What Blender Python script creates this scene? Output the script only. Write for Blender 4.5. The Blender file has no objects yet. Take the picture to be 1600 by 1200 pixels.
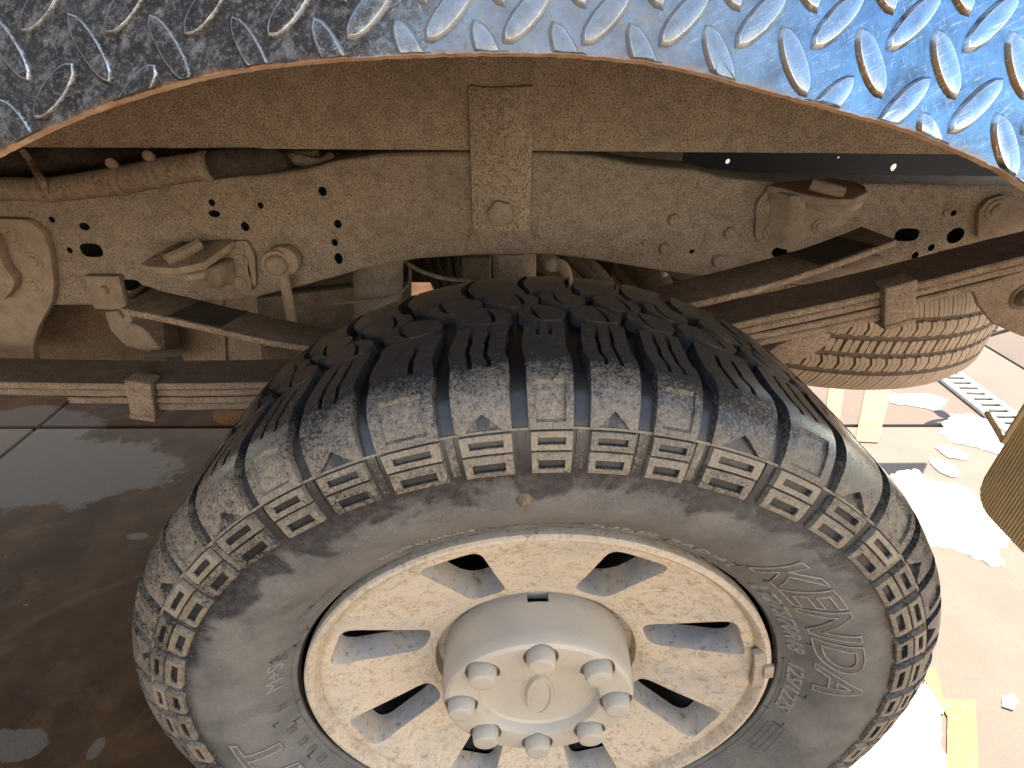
import bpy, bmesh, math, random
import numpy as np
from mathutils import Vector, Matrix
from mathutils.noise import noise as pnoise

random.seed(7)
SC = bpy.context.scene
COL = SC.collection
R = math.radians
PI = math.pi

# ------------------------------------------------------------------ camera
CAM = (-0.04656, -0.32546, 0.99313)
PITCH, YAW, ROLL, F = 0.54633, 0.034607, 0.018479, 850.0
cy_, sy_, cp_, sp_, cr_, sr_ = math.cos(YAW), math.sin(YAW), math.cos(PITCH), math.sin(PITCH), math.cos(ROLL), math.sin(ROLL)


def cam_to_world(xx, uu, fw):
    x = xx * cr_ - uu * sr_
    up = xx * sr_ + uu * cr_
    y = fw * cp_ + up * sp_
    z = -fw * sp_ + up * cp_
    return Vector((x * cy_ + y * sy_, -x * sy_ + y * cy_, z))


cam_d = bpy.data.cameras.new('camera')
cam = bpy.data.objects.new('camera', cam_d)
COL.objects.link(cam)
right, upv, fwd = cam_to_world(1, 0, 0), cam_to_world(0, 1, 0), cam_to_world(0, 0, 1)
mw = Matrix((right, upv, -fwd)).transposed().to_4x4()
mw.translation = Vector(CAM)
cam.matrix_world = mw
cam_d.sensor_width = 36.0
cam_d.lens = 36.0 * F / 1600.0
cam_d.clip_start = 0.01
cam_d.clip_end = 500
SC.camera = cam


def ray(px, py):
    return cam_to_world((px - 800) / F, -(py - 600) / F, 1.0)


def P(px, py, Y):                       # a point of the photograph at depth Y
    d = ray(px, py)
    t = (Y - CAM[1]) / d.y
    return Vector(CAM) + d * t


def G(px, py, Z=0.0):                   # the same on the horizontal plane Z
    d = ray(px, py)
    return Vector(CAM) + d * ((Z - CAM[2]) / d.z)


# ------------------------------------------------------------------ world, sun, exposure
SUN_EL, SUN_AZ = R(46), R(45)           # azimuth from +X towards +Y
w = bpy.data.worlds.new('World')
SC.world = w
w.use_nodes = True
nt = w.node_tree
sky = nt.nodes.new('ShaderNodeTexSky')
sky.sky_type = 'NISHITA'
sky.sun_disc = False
sky.sun_elevation = SUN_EL
sky.sun_rotation = PI / 2 - SUN_AZ
sky.air_density = 1.0
sky.dust_density = 0.6
sky.ozone_density = 1.2
bg = nt.nodes['Background']
nt.links.new(sky.outputs[0], bg.inputs[0])
bg.inputs[1].default_value = 0.12
sd = bpy.data.lights.new('sun', 'SUN')
sd.energy = 3.4
sd.angle = R(0.5)
sd.color = (1.0, 0.96, 0.92)
sun = bpy.data.objects.new('sun', sd)
COL.objects.link(sun)
to_sun = Vector((math.cos(SUN_EL) * math.cos(SUN_AZ), math.cos(SUN_EL) * math.sin(SUN_AZ), math.sin(SUN_EL)))
sun.rotation_euler = to_sun.to_track_quat('Z', 'Y').to_euler()
SC.view_settings.view_transform = 'Standard'
SC.view_settings.look = 'None'
SC.view_settings.exposure = 2.75
SC.view_settings.gamma = 1.0
SC.view_settings.use_white_balance = True      # the phone balanced for the shade
SC.view_settings.white_balance_temperature = 8000
SC.view_settings.white_balance_tint = 10
SC.cycles.max_bounces = 8
SC.cycles.diffuse_bounces = 5

# ------------------------------------------------------------------ materials


class NT:
    def __init__(self, name):
        self.m = bpy.data.materials.new(name)
        self.m.use_nodes = True
        self.t = self.m.node_tree
        self.b = self.t.nodes['Principled BSDF']
        self._co = None

    def n(self, typ, **kw):
        k = self.t.nodes.new(typ)
        for a, v in kw.items():
            if a.startswith('i_'):
                key = a[2:]
                key = int(key) if key.isdigit() else key
                self.put(k.inputs[key], v)
            else:
                setattr(k, a, v)
        return k

    def put(self, sock, v):
        if hasattr(v, 'is_output'):
            self.t.links.new(v, sock)
        elif isinstance(v, tuple) and len(v) == 3 and sock.type == 'RGBA':
            sock.default_value = v + (1,)
        else:
            sock.default_value = v

    def co(self):
        if not self._co:
            g = self.n('ShaderNodeNewGeometry')
            self._co = g.outputs['Position']
        return self._co

    def noise(self, scale, detail=4, rough=.55, co=None, dist=0):
        k = self.n('ShaderNodeTexNoise')
        self.put(k.inputs['Vector'], co or self.co())
        k.inputs['Scale'].default_value = scale
        k.inputs['Detail'].default_value = detail
        k.inputs['Roughness'].default_value = rough
        k.inputs['Distortion'].default_value = dist
        return k.outputs['Fac']

    def voro(self, scale, feature='F1', co=None, out='Distance'):
        k = self.n('ShaderNodeTexVoronoi', feature=feature)
        self.put(k.inputs['Vector'], co or self.co())
        k.inputs['Scale'].default_value = scale
        return k.outputs[out]

    def ramp(self, f, a, b, lo=0., hi=1.):
        k = self.n('ShaderNodeMapRange')
        self.put(k.inputs[0], f)
        k.inputs[1].default_value = a
        k.inputs[2].default_value = b
        k.inputs[3].default_value = lo
        k.inputs[4].default_value = hi
        k.clamp = True
        return k.outputs[0]

    def mix(self, f, a, b):
        k = self.n('ShaderNodeMix', data_type='RGBA')
        self.put(k.inputs[0], f)
        self.put(k.inputs[6], a)
        self.put(k.inputs[7], b)
        return k.outputs[2]

    def math(self, op, a, b=0.0):
        k = self.n('ShaderNodeMath', operation=op)
        self.put(k.inputs[0], a)
        self.put(k.inputs[1], b)
        return k.outputs[0]

    def attr(self, name):
        return self.n('ShaderNodeAttribute', attribute_name=name).outputs['Fac']

    def sep(self, v=None):
        k = self.n('ShaderNodeSeparateXYZ')
        self.put(k.inputs[0], v or self.co())
        return k.outputs

    def scale(self, s, v=None):
        k = self.n('ShaderNodeVectorMath', operation='MULTIPLY')
        self.put(k.inputs[0], v or self.co())
        k.inputs[1].default_value = s
        return k.outputs[0]

    def bump(self, h, strength=.3, dist=.001, normal=None):
        k = self.n('ShaderNodeBump')
        self.put(k.inputs['Height'], h)
        k.inputs['Strength'].default_value = strength
        k.inputs['Distance'].default_value = dist
        if normal:
            self.put(k.inputs['Normal'], normal)
        return k.outputs[0]

    def out(self, col=None, rough=None, normal=None, metal=None, spec=None):
        for k, v in (('Base Color', col), ('Roughness', rough), ('Normal', normal), ('Metallic', metal), ('Specular IOR Level', spec)):
            if v is not None:
                self.put(self.b.inputs[k], v)
        return self.m


def dirt_mat(name, base, dark, light, grain=900, contrast=.5, patch=9, bump=.5, rust=0.0, rustcol=(.22, .08, .035), dist=.0008):
    t = NT(name)
    big = t.noise(patch, 5, .6)
    mid = t.noise(60, 5, .65)
    fine = t.noise(grain, 3, .7)
    speck = t.voro(grain * .30)
    c = t.mix(t.ramp(big, .35, .68), base, light)
    c = t.mix(t.math('MULTIPLY', t.ramp(mid, .42, .75), .55), c, dark)
    c = t.mix(t.math('MULTIPLY', t.ramp(fine, .5, .62), contrast), c, dark)
    c = t.mix(t.math('MULTIPLY', t.ramp(fine, .44, .34), contrast * .8), c, tuple(min(1, v * 1.35) for v in light))
    c = t.mix(t.math('MULTIPLY', t.ramp(speck, .16, .05), contrast * t_speck), c, (dark[0] * .45, dark[1] * .45, dark[2] * .45))
    stn = t.noise(3.3, 6, .7, dist=.6)
    c = t.mix(t.math('MULTIPLY', t.ramp(stn, .5, .68), .4), c, tuple(v * 1.5 for v in dark))
    if rust:
        rm = t.noise(28, 6, .7)
        c = t.mix(t.math('MULTIPLY', t.ramp(rm, .56, .68), rust), c, rustcol)
    h = t.math('ADD', t.math('MULTIPLY', fine, .6), mid)
    return t.out(c, .92, t.bump(h, bump, dist), spec=.15)


t_speck = .9
M = {}
M['frame'] = dirt_mat('dusty_frame_steel', (.30, .226, .166), (.095, .071, .053), (.33, .263, .205), 480, .7, 6, .7)
M['sill'] = dirt_mat('dusty_sill_steel', (.36, .268, .19), (.10, .073, .054), (.39, .295, .215), 420, .85, 5, .9)
M['spring'] = dirt_mat('caked_spring_steel', (.31, .222, .157), (.10, .068, .048), (.36, .265, .19), 420, .6, 14, 1.0, .28, dist=.003)
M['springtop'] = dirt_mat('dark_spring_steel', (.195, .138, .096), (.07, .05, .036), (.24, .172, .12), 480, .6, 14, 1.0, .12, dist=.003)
M['bracket'] = dirt_mat('dusty_bracket_steel', (.30, .22, .155), (.115, .083, .059), (.36, .27, .197), 600, .4, 16, .6)
M['rustedge'] = dirt_mat('rusty_bracket_steel', (.15, .08, .045), (.08, .04, .022), (.2, .11, .06), 500, .6, 30, .8)
M['hose'] = dirt_mat('dusty_hose', (.26, .195, .14), (.09, .065, .048), (.30, .23, .165), 260, .6, 14, .9)
M['darkhose'] = dirt_mat('dirty_black_hose', (.055, .042, .032), (.02, .016, .013), (.10, .075, .055), 300, .5, 20, .8)
M['under'] = dirt_mat('undercarriage_dirt', (.15, .105, .072), (.05, .037, .028), (.21, .15, .10), 300, .5, 8, .7)
M['lightdirt'] = dirt_mat('light_dust_plastic', (.36, .29, .22), (.2, .155, .115), (.45, .37, .29), 500, .3, 12, .3)
M['sparetyre'] = dirt_mat('dusty_spare_rubber', (.40, .30, .215), (.25, .185, .13), (.44, .335, .245), 500, .35, 7, .3)
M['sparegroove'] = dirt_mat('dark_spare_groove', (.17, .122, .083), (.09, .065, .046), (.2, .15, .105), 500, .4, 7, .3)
M['flap'] = dirt_mat('dusty_flap_rubber', (.62, .43, .22), (.42, .29, .15), (.66, .47, .26), 500, .2, 6, .3)
M['deck'] = dirt_mat('dirty_deck', (.12, .085, .06), (.05, .037, .028), (.15, .11, .08), 300, .5, 8, .6)


def plain(name, col, rough=.8, metal=0):
    t = NT(name)
    f = t.noise(120, 4)
    c = t.mix(t.ramp(f, .3, .7), col, tuple(x * .6 for x in col))
    return t.out(c, rough, metal=metal)


M['shadepatch'] = dirt_mat('shaded_dark_steel', (.05, .038, .03), (.025, .02, .016), (.075, .055, .042), 500, .4, 20, .5)  # shaded, cleaned area of the overload leaf, painted darker
M['black'] = plain('black_gap', (.006, .006, .006), .9)
M['shadesteel'] = plain('shaded_frame_steel', (.007, .006, .006), .9)  # near-black puts the shade under the bed into the steel's colour
M['rubberdark'] = plain('dark_rubber', (.02, .019, .018), .75)
M['drum'] = plain('brake_iron', (.035, .026, .022), .75)

# tyre rubber -----------------------------------------------------
t = NT('tyre_rubber')
dust = t.attr('dust')  # dust cover; low and negative values paint groove and gap shade
wet = t.attr('wet')
x, y, z = t.sep()
n1 = t.noise(22, 6, .6)
n2 = t.noise(150, 5, .7)
n3 = t.noise(650, 3, .7)
nw = t.noise(14, 4, .6, dist=1.2)
side = t.attr('side')
n5 = t.noise(420, 5, .8)
nmix = t.math('ADD', t.math('MULTIPLY', n2, .3), t.math('MULTIPLY', n5, .7))
m = t.math('ADD', dust, t.math('MULTIPLY', t.math('SUBTRACT', nmix, .5), t.ramp(side, 0, 1, 2.1, .6)))
m = t.math('ADD', m, t.math('MULTIPLY', t.math('SUBTRACT', n1, .5), .55))
m = t.math('ADD', m, t.math('MULTIPLY', t.math('SUBTRACT', n3, .5), .6))
m = t.ramp(m, .28, .80)
wm = t.ramp(t.math('ADD', wet, t.math('MULTIPLY', t.math('SUBTRACT', nw, .5), 1.1)), .46, .56)
tint = t.mix(t.ramp(n1, .3, .7), (.34, .262, .178), (.25, .21, .16))
tint = t.mix(side, tint, t.mix(t.ramp(n1, .35, .65), (.160, .154, .144), (.190, .175, .152)))
blk = t.mix(t.ramp(dust, -.35, -.05), (.009, .009, .010), t.mix(t.ramp(n2, .35, .65), (.030, .029, .029), (.048, .044, .041)))  # negative dust goes blacker than the rubber, painting groove and gap shade
c = t.mix(m, blk, tint)
wetc = t.mix(t.ramp(n2, .4, .7), (.026, .026, .028), (.070, .066, .062))
c = t.mix(t.math('MULTIPLY', wm, .85), c, wetc)
crk = t.voro(34, 'DISTANCE_TO_EDGE', co=t.n('ShaderNodeVectorMath', operation='ADD', i_0=t.co(), i_1=t.n('ShaderNodeTexNoise', i_Vector=t.co(), i_Scale=40.0).outputs['Color']).outputs[0])
cm = t.math('MULTIPLY', t.ramp(crk, .022, .010), t.ramp(t.noise(9, 3), .52, .56))
cm = t.math('MULTIPLY', cm, side)
c = t.mix(t.math('MULTIPLY', cm, .85), c, (.02, .018, .016))
bare = t.math('SUBTRACT', 1.0, m)
ro = t.ramp(m, 0., 1., .2, .9)
ro = t.math('SUBTRACT', ro, t.math('MULTIPLY', wm, .3))
hh = t.math('ADD', t.math('MULTIPLY', n2, .5), t.math('MULTIPLY', n3, .35))
hh = t.math('SUBTRACT', hh, t.math('MULTIPLY', cm, 1.0))
M['tyre'] = t.out(c, ro, t.bump(hh, .55, .0007), spec=.4)

# lettering: same rubber, cleaner edges
t = NT('lettering_rubber')
n2 = t.noise(220, 4, .7)
c = t.mix(t.ramp(n2, .35, .65), (.29, .265, .228), (.20, .182, .155))
M['letter'] = t.out(c, .75, t.bump(n2, .3, .0004))
t = NT('worn_lettering_rubber')
n2 = t.noise(220, 4, .7)
c = t.mix(t.ramp(n2, .35, .65), (.17, .148, .122), (.09, .08, .07))
M['letterdark'] = t.out(c, .75, t.bump(n2, .3, .0004))

# rim -------------------------------------------------------------
t = NT('dusty_alloy_face')
n1 = t.noise(17, 6, .65)
n2 = t.noise(95, 8, .78, dist=.6)
n3 = t.noise(500, 3, .7)
c = t.mix(t.ramp(n1, .35, .66), (.62, .495, .355), (.575, .48, .37))
n4 = t.noise(210, 6, .75)
c = t.mix(t.math('MULTIPLY', t.ramp(t.noise(7, 5, .7), .46, .62), .7), c, (.44, .395, .34))
c = t.mix(t.math('MULTIPLY', t.ramp(t.noise(13, 6, .75, dist=.8), .57, .66), .7), c, (.36, .255, .165))
pat = t.ramp(t.noise(11, 4, .6), .38, .62, .55, 1.)
c = t.mix(t.math('MULTIPLY', t.math('MULTIPLY', t.ramp(n2, .52, .60), .75), pat), c, (.26, .185, .125))
c = t.mix(t.math('MULTIPLY', t.math('MULTIPLY', t.ramp(n4, .54, .62), .7), pat), c, (.22, .16, .11))
c = t.mix(t.math('MULTIPLY', t.ramp(n2, .40, .33), .5), c, (.66, .55, .42))
c = t.mix(t.math('MULTIPLY', t.ramp(n3, .62, .74), .5), c, (.24, .18, .13))
rr = t.attr('rimedge')
edge = t.math('MULTIPLY', rr, t.ramp(t.noise(60, 5, .7), .38, .6))
c = t.mix(edge, c, (.36, .27, .18))
M['rim'] = t.out(c, .62, t.bump(t.math('ADD', n2, t.math('MULTIPLY', n3, .4)), .35, .0005), spec=.35)

t = NT('grimy_alloy_wall')
n1 = t.noise(26, 6, .65)
n2 = t.noise(130, 6, .72)
c = t.mix(t.ramp(n1, .4, .62), (.52, .50, .47), (.48, .385, .28))
c = t.mix(t.math('MULTIPLY', t.ramp(n2, .55, .68), .8), c, (.13, .10, .075))
M['rimwall'] = t.out(c, t.ramp(n1, .4, .6, .3, .6), t.bump(n2, .3, .0005), metal=t.ramp(n1, .4, .6, .35, .05))

t = NT('dusty_cap_plastic')
n1 = t.noise(14, 5, .6)
n2 = t.noise(70, 6, .7)
n3 = t.noise(420, 3, .7)
c = t.mix(t.ramp(n1, .35, .65), (.51, .44, .345), (.45, .40, .325))
c = t.mix(t.math('MULTIPLY', t.ramp(n2, .58, .74), .45), c, (.25, .205, .16))
c = t.mix(t.math('MULTIPLY', t.ramp(n3, .64, .76), .35), c, (.27, .22, .17))
M['cap'] = t.out(c, t.ramp(n1, .3, .7, .27, .45), t.bump(t.math('ADD', n2, t.math('MULTIPLY', n3, .4)), .12, .0005), spec=.45)

# diamond plate -----------------------------------------------------
t = NT('worn_tread_plate')
x, y, z = t.sep()
n1 = t.noise(10, 5, .65)
n2 = t.noise(60, 6, .7)
n3 = t.noise(420, 5, .8)
sA = t.noise(1.0, 4, .7, co=t.scale((90, 300, 1500), t.n('ShaderNodeVectorRotate', i_Vector=t.co(), i_Angle=.5, rotation_type='Y_AXIS').outputs[0]))
sB = t.noise(1.0, 4, .7, co=t.scale((1400, 300, 70), t.n('ShaderNodeVectorRotate', i_Vector=t.co(), i_Angle=.4, rotation_type='Y_AXIS').outputs[0]))
scr = t.math('MAXIMUM', t.ramp(sA, .60, .66), t.ramp(sB, .63, .68))
darkrefl = t.ramp(t.math('ADD', x, t.math('MULTIPLY', t.math('SUBTRACT', n1, .5), .16)), -.17, -.02, 1, 0)    # dark reflection painted in as a black coat, fading out to the right
wear = t.attr('wear')
pm = t.math('ADD', darkrefl, t.math('MULTIPLY', t.math('SUBTRACT', n3, .5), 1.3))
pm = t.math('SUBTRACT', pm, t.math('MULTIPLY', wear, .8))
pm = t.math('SUBTRACT', pm, t.math('MULTIPLY', scr, .25))
pm = t.ramp(pm, .3, .62)
metalc = t.mix(t.ramp(n2, .35, .7), (.205, .37, .50), (.12, .205, .295))  # blue of the reflected sky deepened in the metal colour
metalc = t.mix(t.math('MULTIPLY', t.ramp(n3, .60, .74), .6), metalc, (.085, .08, .078))
grime = t.math('MULTIPLY', t.ramp(t.noise(26, 6, .75, dist=.8), .48, .66), .6)
metalc = t.mix(grime, metalc, (.075, .085, .10))
metalc = t.mix(t.math('MULTIPLY', scr, .35), metalc, (.72, .72, .72))
metalc = t.mix(wear, metalc, (.78, .76, .72))
darkreflc = t.mix(t.ramp(n2, .35, .7), (.014, .013, .013), (.038, .035, .033))
darkreflc = t.mix(t.math('MULTIPLY', t.ramp(n3, .5, .68), .6), darkreflc, (.20, .19, .18))
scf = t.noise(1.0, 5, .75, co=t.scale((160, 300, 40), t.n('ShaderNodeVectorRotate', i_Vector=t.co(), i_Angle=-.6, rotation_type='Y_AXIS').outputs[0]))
darkreflc = t.mix(t.math('MULTIPLY', t.ramp(scf, .50, .68), .55), darkreflc, (.23, .22, .215))
greyrefl = t.ramp(t.math('ADD', x, t.math('MULTIPLY', t.math('SUBTRACT', n1, .5), .12)), .02, .115, .97, 0)     # grey reflection painted in over the metal, fading out to the right
greyrefl = t.math('MULTIPLY', greyrefl, t.ramp(n3, .35, .6, .45, 1.))
greyrefl = t.math('MULTIPLY', greyrefl, t.math('SUBTRACT', 1., t.math('MULTIPLY', wear, .6)))
metalc = t.mix(greyrefl, metalc, t.mix(t.ramp(n2, .35, .65), (.27, .26, .245), (.15, .146, .14)))
c = t.mix(pm, metalc, darkreflc)
rust = t.math('MULTIPLY', t.attr('rust'), t.ramp(n2, .35, .55))
rust2 = t.math('MULTIPLY', t.ramp(t.noise(34, 5, .7), .68, .74), .8)
rust = t.math('MAXIMUM', rust, rust2)
c = t.mix(rust, c, t.mix(t.ramp(t.noise(160, 4), .35, .65), (.42, .22, .11), (.20, .085, .035)))
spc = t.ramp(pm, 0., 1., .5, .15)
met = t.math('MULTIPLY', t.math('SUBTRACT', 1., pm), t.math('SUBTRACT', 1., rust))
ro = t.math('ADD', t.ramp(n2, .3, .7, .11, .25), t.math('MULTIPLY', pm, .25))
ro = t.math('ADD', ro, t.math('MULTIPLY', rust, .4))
ro = t.math('ADD', ro, t.math('MULTIPLY', greyrefl, .2))
met = t.math('MULTIPLY', met, t.math('SUBTRACT', 1., t.math('MULTIPLY', greyrefl, .85)))
hh = t.math('ADD', t.math('MULTIPLY', n3, .5), t.math('MULTIPLY', n2, .7))
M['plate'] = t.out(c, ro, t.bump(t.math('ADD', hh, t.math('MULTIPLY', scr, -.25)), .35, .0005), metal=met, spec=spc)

t = NT('rusty_cut_edge')
n2 = t.noise(90, 5, .7)
n3 = t.noise(420, 4, .7)
c = t.mix(t.ramp(n2, .35, .65), (.60, .42, .28), (.40, .22, .12))
c = t.mix(t.math('MULTIPLY', t.ramp(n3, .55, .7), .6), c, (.70, .57, .43))
M['cutedge'] = t.out(c, .9, t.bump(n3, .5, .0006))

# ground -------------------------------------------------------------


def ground_mat(name, dry, wetc):
    t = NT(name)
    x, y, z = t.sep()
    n1 = t.noise(1.7, 6, .62)
    n2 = t.noise(8, 6, .65)
    n3 = t.noise(320, 3, .7)
    n4 = t.noise(90, 4, .7)
    c = t.mix(t.ramp(n2, .3, .7), dry, tuple(v * .86 for v in dry))
    c = t.mix(t.math('MULTIPLY', t.ramp(n4, .45, .7), .3), c, tuple(v * .66 for v in dry))
    c = t.mix(t.math('MULTIPLY', t.ramp(n3, .5, .7), .42), c, tuple(v * .55 for v in dry))
    # wet, stained half towards the front of the truck
    wx = t.math('ADD', x, t.math('MULTIPLY', t.math('SUBTRACT', n1, .5), .9))
    wm = t.ramp(wx, .38, .52, 1, 0)
    wc = t.mix(t.ramp(n2, .38, .62), wetc, tuple(v * .5 for v in wetc))
    wc = t.mix(t.math('MULTIPLY', t.ramp(t.noise(3.2, 5, .7, dist=1.5), .55, .72), .6), wc, tuple(v * 1.9 for v in wetc))
    wc = t.mix(t.ramp(t.noise(17, 5, .75), .68, .71), wc, (.17, .125, .09))
    wc = t.mix(t.math('MULTIPLY', t.ramp(n4, .62, .74), .4), wc, tuple(v * 1.7 for v in wetc))
    wc = t.mix(t.math('MULTIPLY', t.ramp(n3, .55, .72), .4), wc, tuple(v * 1.5 for v in wetc))
    # paler dried-off areas with ragged edges, where the photograph has them
    dry_m = None
    rag = t.math('ADD', t.math('MULTIPLY', t.math('SUBTRACT', t.noise(7, 6, .68), .5), 1.0), t.math('MULTIPLY', t.math('SUBTRACT', t.noise(40, 5, .7), .5), .5))
    for (qx, qy), (ex, ey) in (((60, 735), (290, 712)), ((20, 668), (170, 660)), ((10, 1165), (70, 1168)), ((150, 1170), (172, 1150)), ((215, 838), (240, 830))):
        pc, pe = G(qx, qy), G(ex, ey)
        a_ = abs(pe.x - pc.x)
        b_ = a_ * (.42 if qx != 150 else 1.6)
        ux = t.math('DIVIDE', t.math('SUBTRACT', x, pc.x), a_)
        uy = t.math('DIVIDE', t.math('SUBTRACT', y, pc.y), b_)
        dd = t.math('SQRT', t.math('ADD', t.math('MULTIPLY', ux, ux), t.math('MULTIPLY', uy, uy)))
        mk = t.ramp(t.math('ADD', dd, rag), 1.02, .90)
        dry_m = mk if dry_m is None else t.math('MAXIMUM', dry_m, mk)
    pale = t.mix(t.ramp(n3, .4, .65), (.150, .112, .085), (.105, .076, .055))
    wc = t.mix(t.math('MULTIPLY', dry_m, .85), wc, pale)
    c = t.mix(wm, c, wc)
    ro = t.ramp(wm, 0, 1, .9, .7)
    return t.out(c, ro, t.bump(t.math('ADD', n3, n4), .35, .002), spec=.06)


M['concrete'] = ground_mat('stained_concrete', (.155, .129, .115), (.080, .038, .016))
t = NT('white_foam')
n2 = t.noise(45, 6, .7)
n3 = t.noise(230, 4, .7)
c = t.mix(t.ramp(n2, .35, .65), (.86, .86, .85), (.72, .72, .71))
M['foam'] = t.out(c, .6, t.bump(t.math('ADD', n2, t.math('MULTIPLY', n3, .4)), .5, .006))
t = NT('yellow_floor_paint')
n2 = t.noise(60, 5, .7)
n3 = t.noise(320, 3, .7)
c = t.mix(t.ramp(n3, .42, .7), (.185, .128, .062), (.15, .115, .082))
c = t.mix(t.math('MULTIPLY', t.ramp(n2, .55, .7), .6), c, (.45, .36, .27))
M['yellow'] = t.out(c, .85, t.bump(n3, .3, .001))
M['joint'] = plain('dark_joint', (.03, .023, .018), .9)
M['grate'] = dirt_mat('galvanised_grate', (.50, .49, .47), (.25, .24, .23), (.58, .57, .55), 400, .3, 20, .3)

# ------------------------------------------------------------------ mesh helpers


def link(name, me, mat, parent=None, smooth=False, angle=None):
    o = bpy.data.objects.new(name, me)
    COL.objects.link(o)
    for mm in (mat if isinstance(mat, (list, tuple)) else [mat]):
        me.materials.append(mm)
    if parent is not None:
        o.parent = parent
        o.matrix_parent_inverse = WORLD_INV.get(parent.name, Matrix.Identity(4))
    if smooth:
        me.polygons.foreach_set('use_smooth', [True] * len(me.polygons))
        if angle:
            try:
                me.set_sharp_from_angle(angle=R(angle))
            except Exception:
                pass
    return o


WORLD_INV = {}


def empty(name, loc, parent=None):
    o = bpy.data.objects.new(name, None)
    COL.objects.link(o)
    o.empty_display_size = .05
    pl = Vector((0, 0, 0))
    if parent is not None:
        o.parent = parent
        pl = EMPTY_LOC[parent.name]
    o.location = Vector(loc) - pl
    EMPTY_LOC[o.name] = Vector(loc)
    WORLD_INV[o.name] = Matrix.Translation(-Vector(loc))
    return o


EMPTY_LOC = {}


def from_bm(name, bm, mat, parent=None, smooth=False, angle=None):
    me = bpy.data.meshes.new(name)
    bmesh.ops.recalc_face_normals(bm, faces=bm.faces)
    bm.to_mesh(me)
    bm.free()
    return link(name, me, mat, parent, smooth, angle)


def sharp_bevel(bm, w, seg=2, ang=25):
    ed = [e for e in bm.edges if len(e.link_faces) == 2 and e.calc_face_angle(0) > R(ang)]
    if w > 0 and ed:
        bmesh.ops.bevel(bm, geom=ed, offset=w, segments=seg, affect='EDGES', profile=.5, clamp_overlap=True)


def extrude_poly(pts, vec, bm=None):
    """a closed outline of points, pushed along vec into a solid"""
    bm = bm or bmesh.new()
    v0 = [bm.verts.new(p) for p in pts]
    v1 = [bm.verts.new(Vector(p) + Vector(vec)) for p in pts]
    bm.faces.new(v0)
    bm.faces.new(v1[::-1])
    n = len(pts)
    for i in range(n):
        bm.faces.new((v0[i], v1[i], v1[(i + 1) % n], v0[(i + 1) % n]))
    return bm


def solid(name, pts, vec, mat, parent=None, bev=.002, seg=2, ang=25):
    bm = extrude_poly(pts, vec)
    bmesh.ops.recalc_face_normals(bm, faces=bm.faces)
    sharp_bevel(bm, bev, seg, ang)
    return from_bm(name, bm, mat, parent, True, 40)


def pix_solid(name, pix, Y, depth, mat, parent=None, bev=.002, seg=2, ang=25):
    return solid(name, [P(a, b, Y) for a, b in pix], (0, depth, 0), mat, parent, bev, seg, ang)


def box(bm, c, s, rot=None):
    mt = Matrix.Translation(Vector(c)) @ (rot.to_4x4() if rot else Matrix.Identity(4)) @ Matrix.Diagonal((s[0], s[1], s[2], 1))
    return bmesh.ops.create_cube(bm, size=1, matrix=mt)


def boxo(name, c, s, mat, parent=None, bev=.002, rot=None):
    bm = bmesh.new()
    box(bm, c, s, rot)
    sharp_bevel(bm, bev)
    return from_bm(name, bm, mat, parent, True, 40)


def lathe_y(prof, cx, cz, n=96, closed=False, bm=None, cy=0.0):
    """(r, y) profile turned about a horizontal axis along Y"""
    bm = bm or bmesh.new()
    rings = []
    for r, y in prof:
        if r < 1e-6:
            rings.append([bm.verts.new((cx, cy + y, cz))])
        else:
            rings.append([bm.verts.new((cx + r * math.cos(2 * PI * k / n), cy + y, cz + r * math.sin(2 * PI * k / n))) for k in range(n)])
    pairs = list(zip(rings, rings[1:])) + ([(rings[-1], rings[0])] if closed else [])
    for a, b in pairs:
        for k in range(n):
            k2 = (k + 1) % n
            if len(a) == 1 and len(b) == 1:
                continue
            if len(a) == 1:
                bm.faces.new((a[0], b[k], b[k2]))
            elif len(b) == 1:
                bm.faces.new((a[k], b[0], a[k2]))
            else:
                bm.faces.new((a[k], b[k], b[k2], a[k2]))
    return bm


def smooth_path(pts, n=8):
    pts = [Vector(p) for p in pts]
    out = []
    for i in range(len(pts) - 1):
        p0, p1, p2, p3 = pts[max(i - 1, 0)], pts[i], pts[i + 1], pts[min(i + 2, len(pts) - 1)]
        for k in range(n):
            t_ = k / n
            out.append(.5 * ((2 * p1) + (p2 - p0) * t_ + (2 * p0 - 5 * p1 + 4 * p2 - p3) * t_ ** 2 + (3 * p1 - p0 - 3 * p2 + p3) * t_ ** 3))
    out.append(pts[-1])
    return out


def tube(pts, rad, n=14, bm=None, cap=True):
    bm = bm or bmesh.new()
    pts = [Vector(p) for p in pts]
    rads = rad if isinstance(rad, (list, tuple)) else [rad] * len(pts)
    prev = None
    rings = []
    for i, p in enumerate(pts):
        d = (pts[min(i + 1, len(pts) - 1)] - pts[max(i - 1, 0)]).normalized()
        if prev is None:
            a = d.orthogonal().normalized()
        else:
            a = (prev - d * prev.dot(d)).normalized()
        prev = a
        b = d.cross(a)
        rings.append([bm.verts.new(p + (a * math.cos(2 * PI * k / n) + b * math.sin(2 * PI * k / n)) * rads[i]) for k in range(n)])
    for r0, r1 in zip(rings, rings[1:]):
        for k in range(n):
            bm.faces.new((r0[k], r0[(k + 1) % n], r1[(k + 1) % n], r1[k]))
    if cap:
        bm.faces.new(rings[0][::-1])
        bm.faces.new(rings[-1])
    return bm


def tubeo(name, pts, rad, mat, parent=None, n=14, sm=8):
    p = smooth_path(pts, sm) if sm else pts
    if isinstance(rad, (list, tuple)):
        rr_ = np.interp(np.linspace(0, len(rad) - 1, len(p)), range(len(rad)), rad).tolist()
    else:
        rr_ = rad
    return from_bm(name, tube(p, rr_, n), mat, parent, True, 50)


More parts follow.
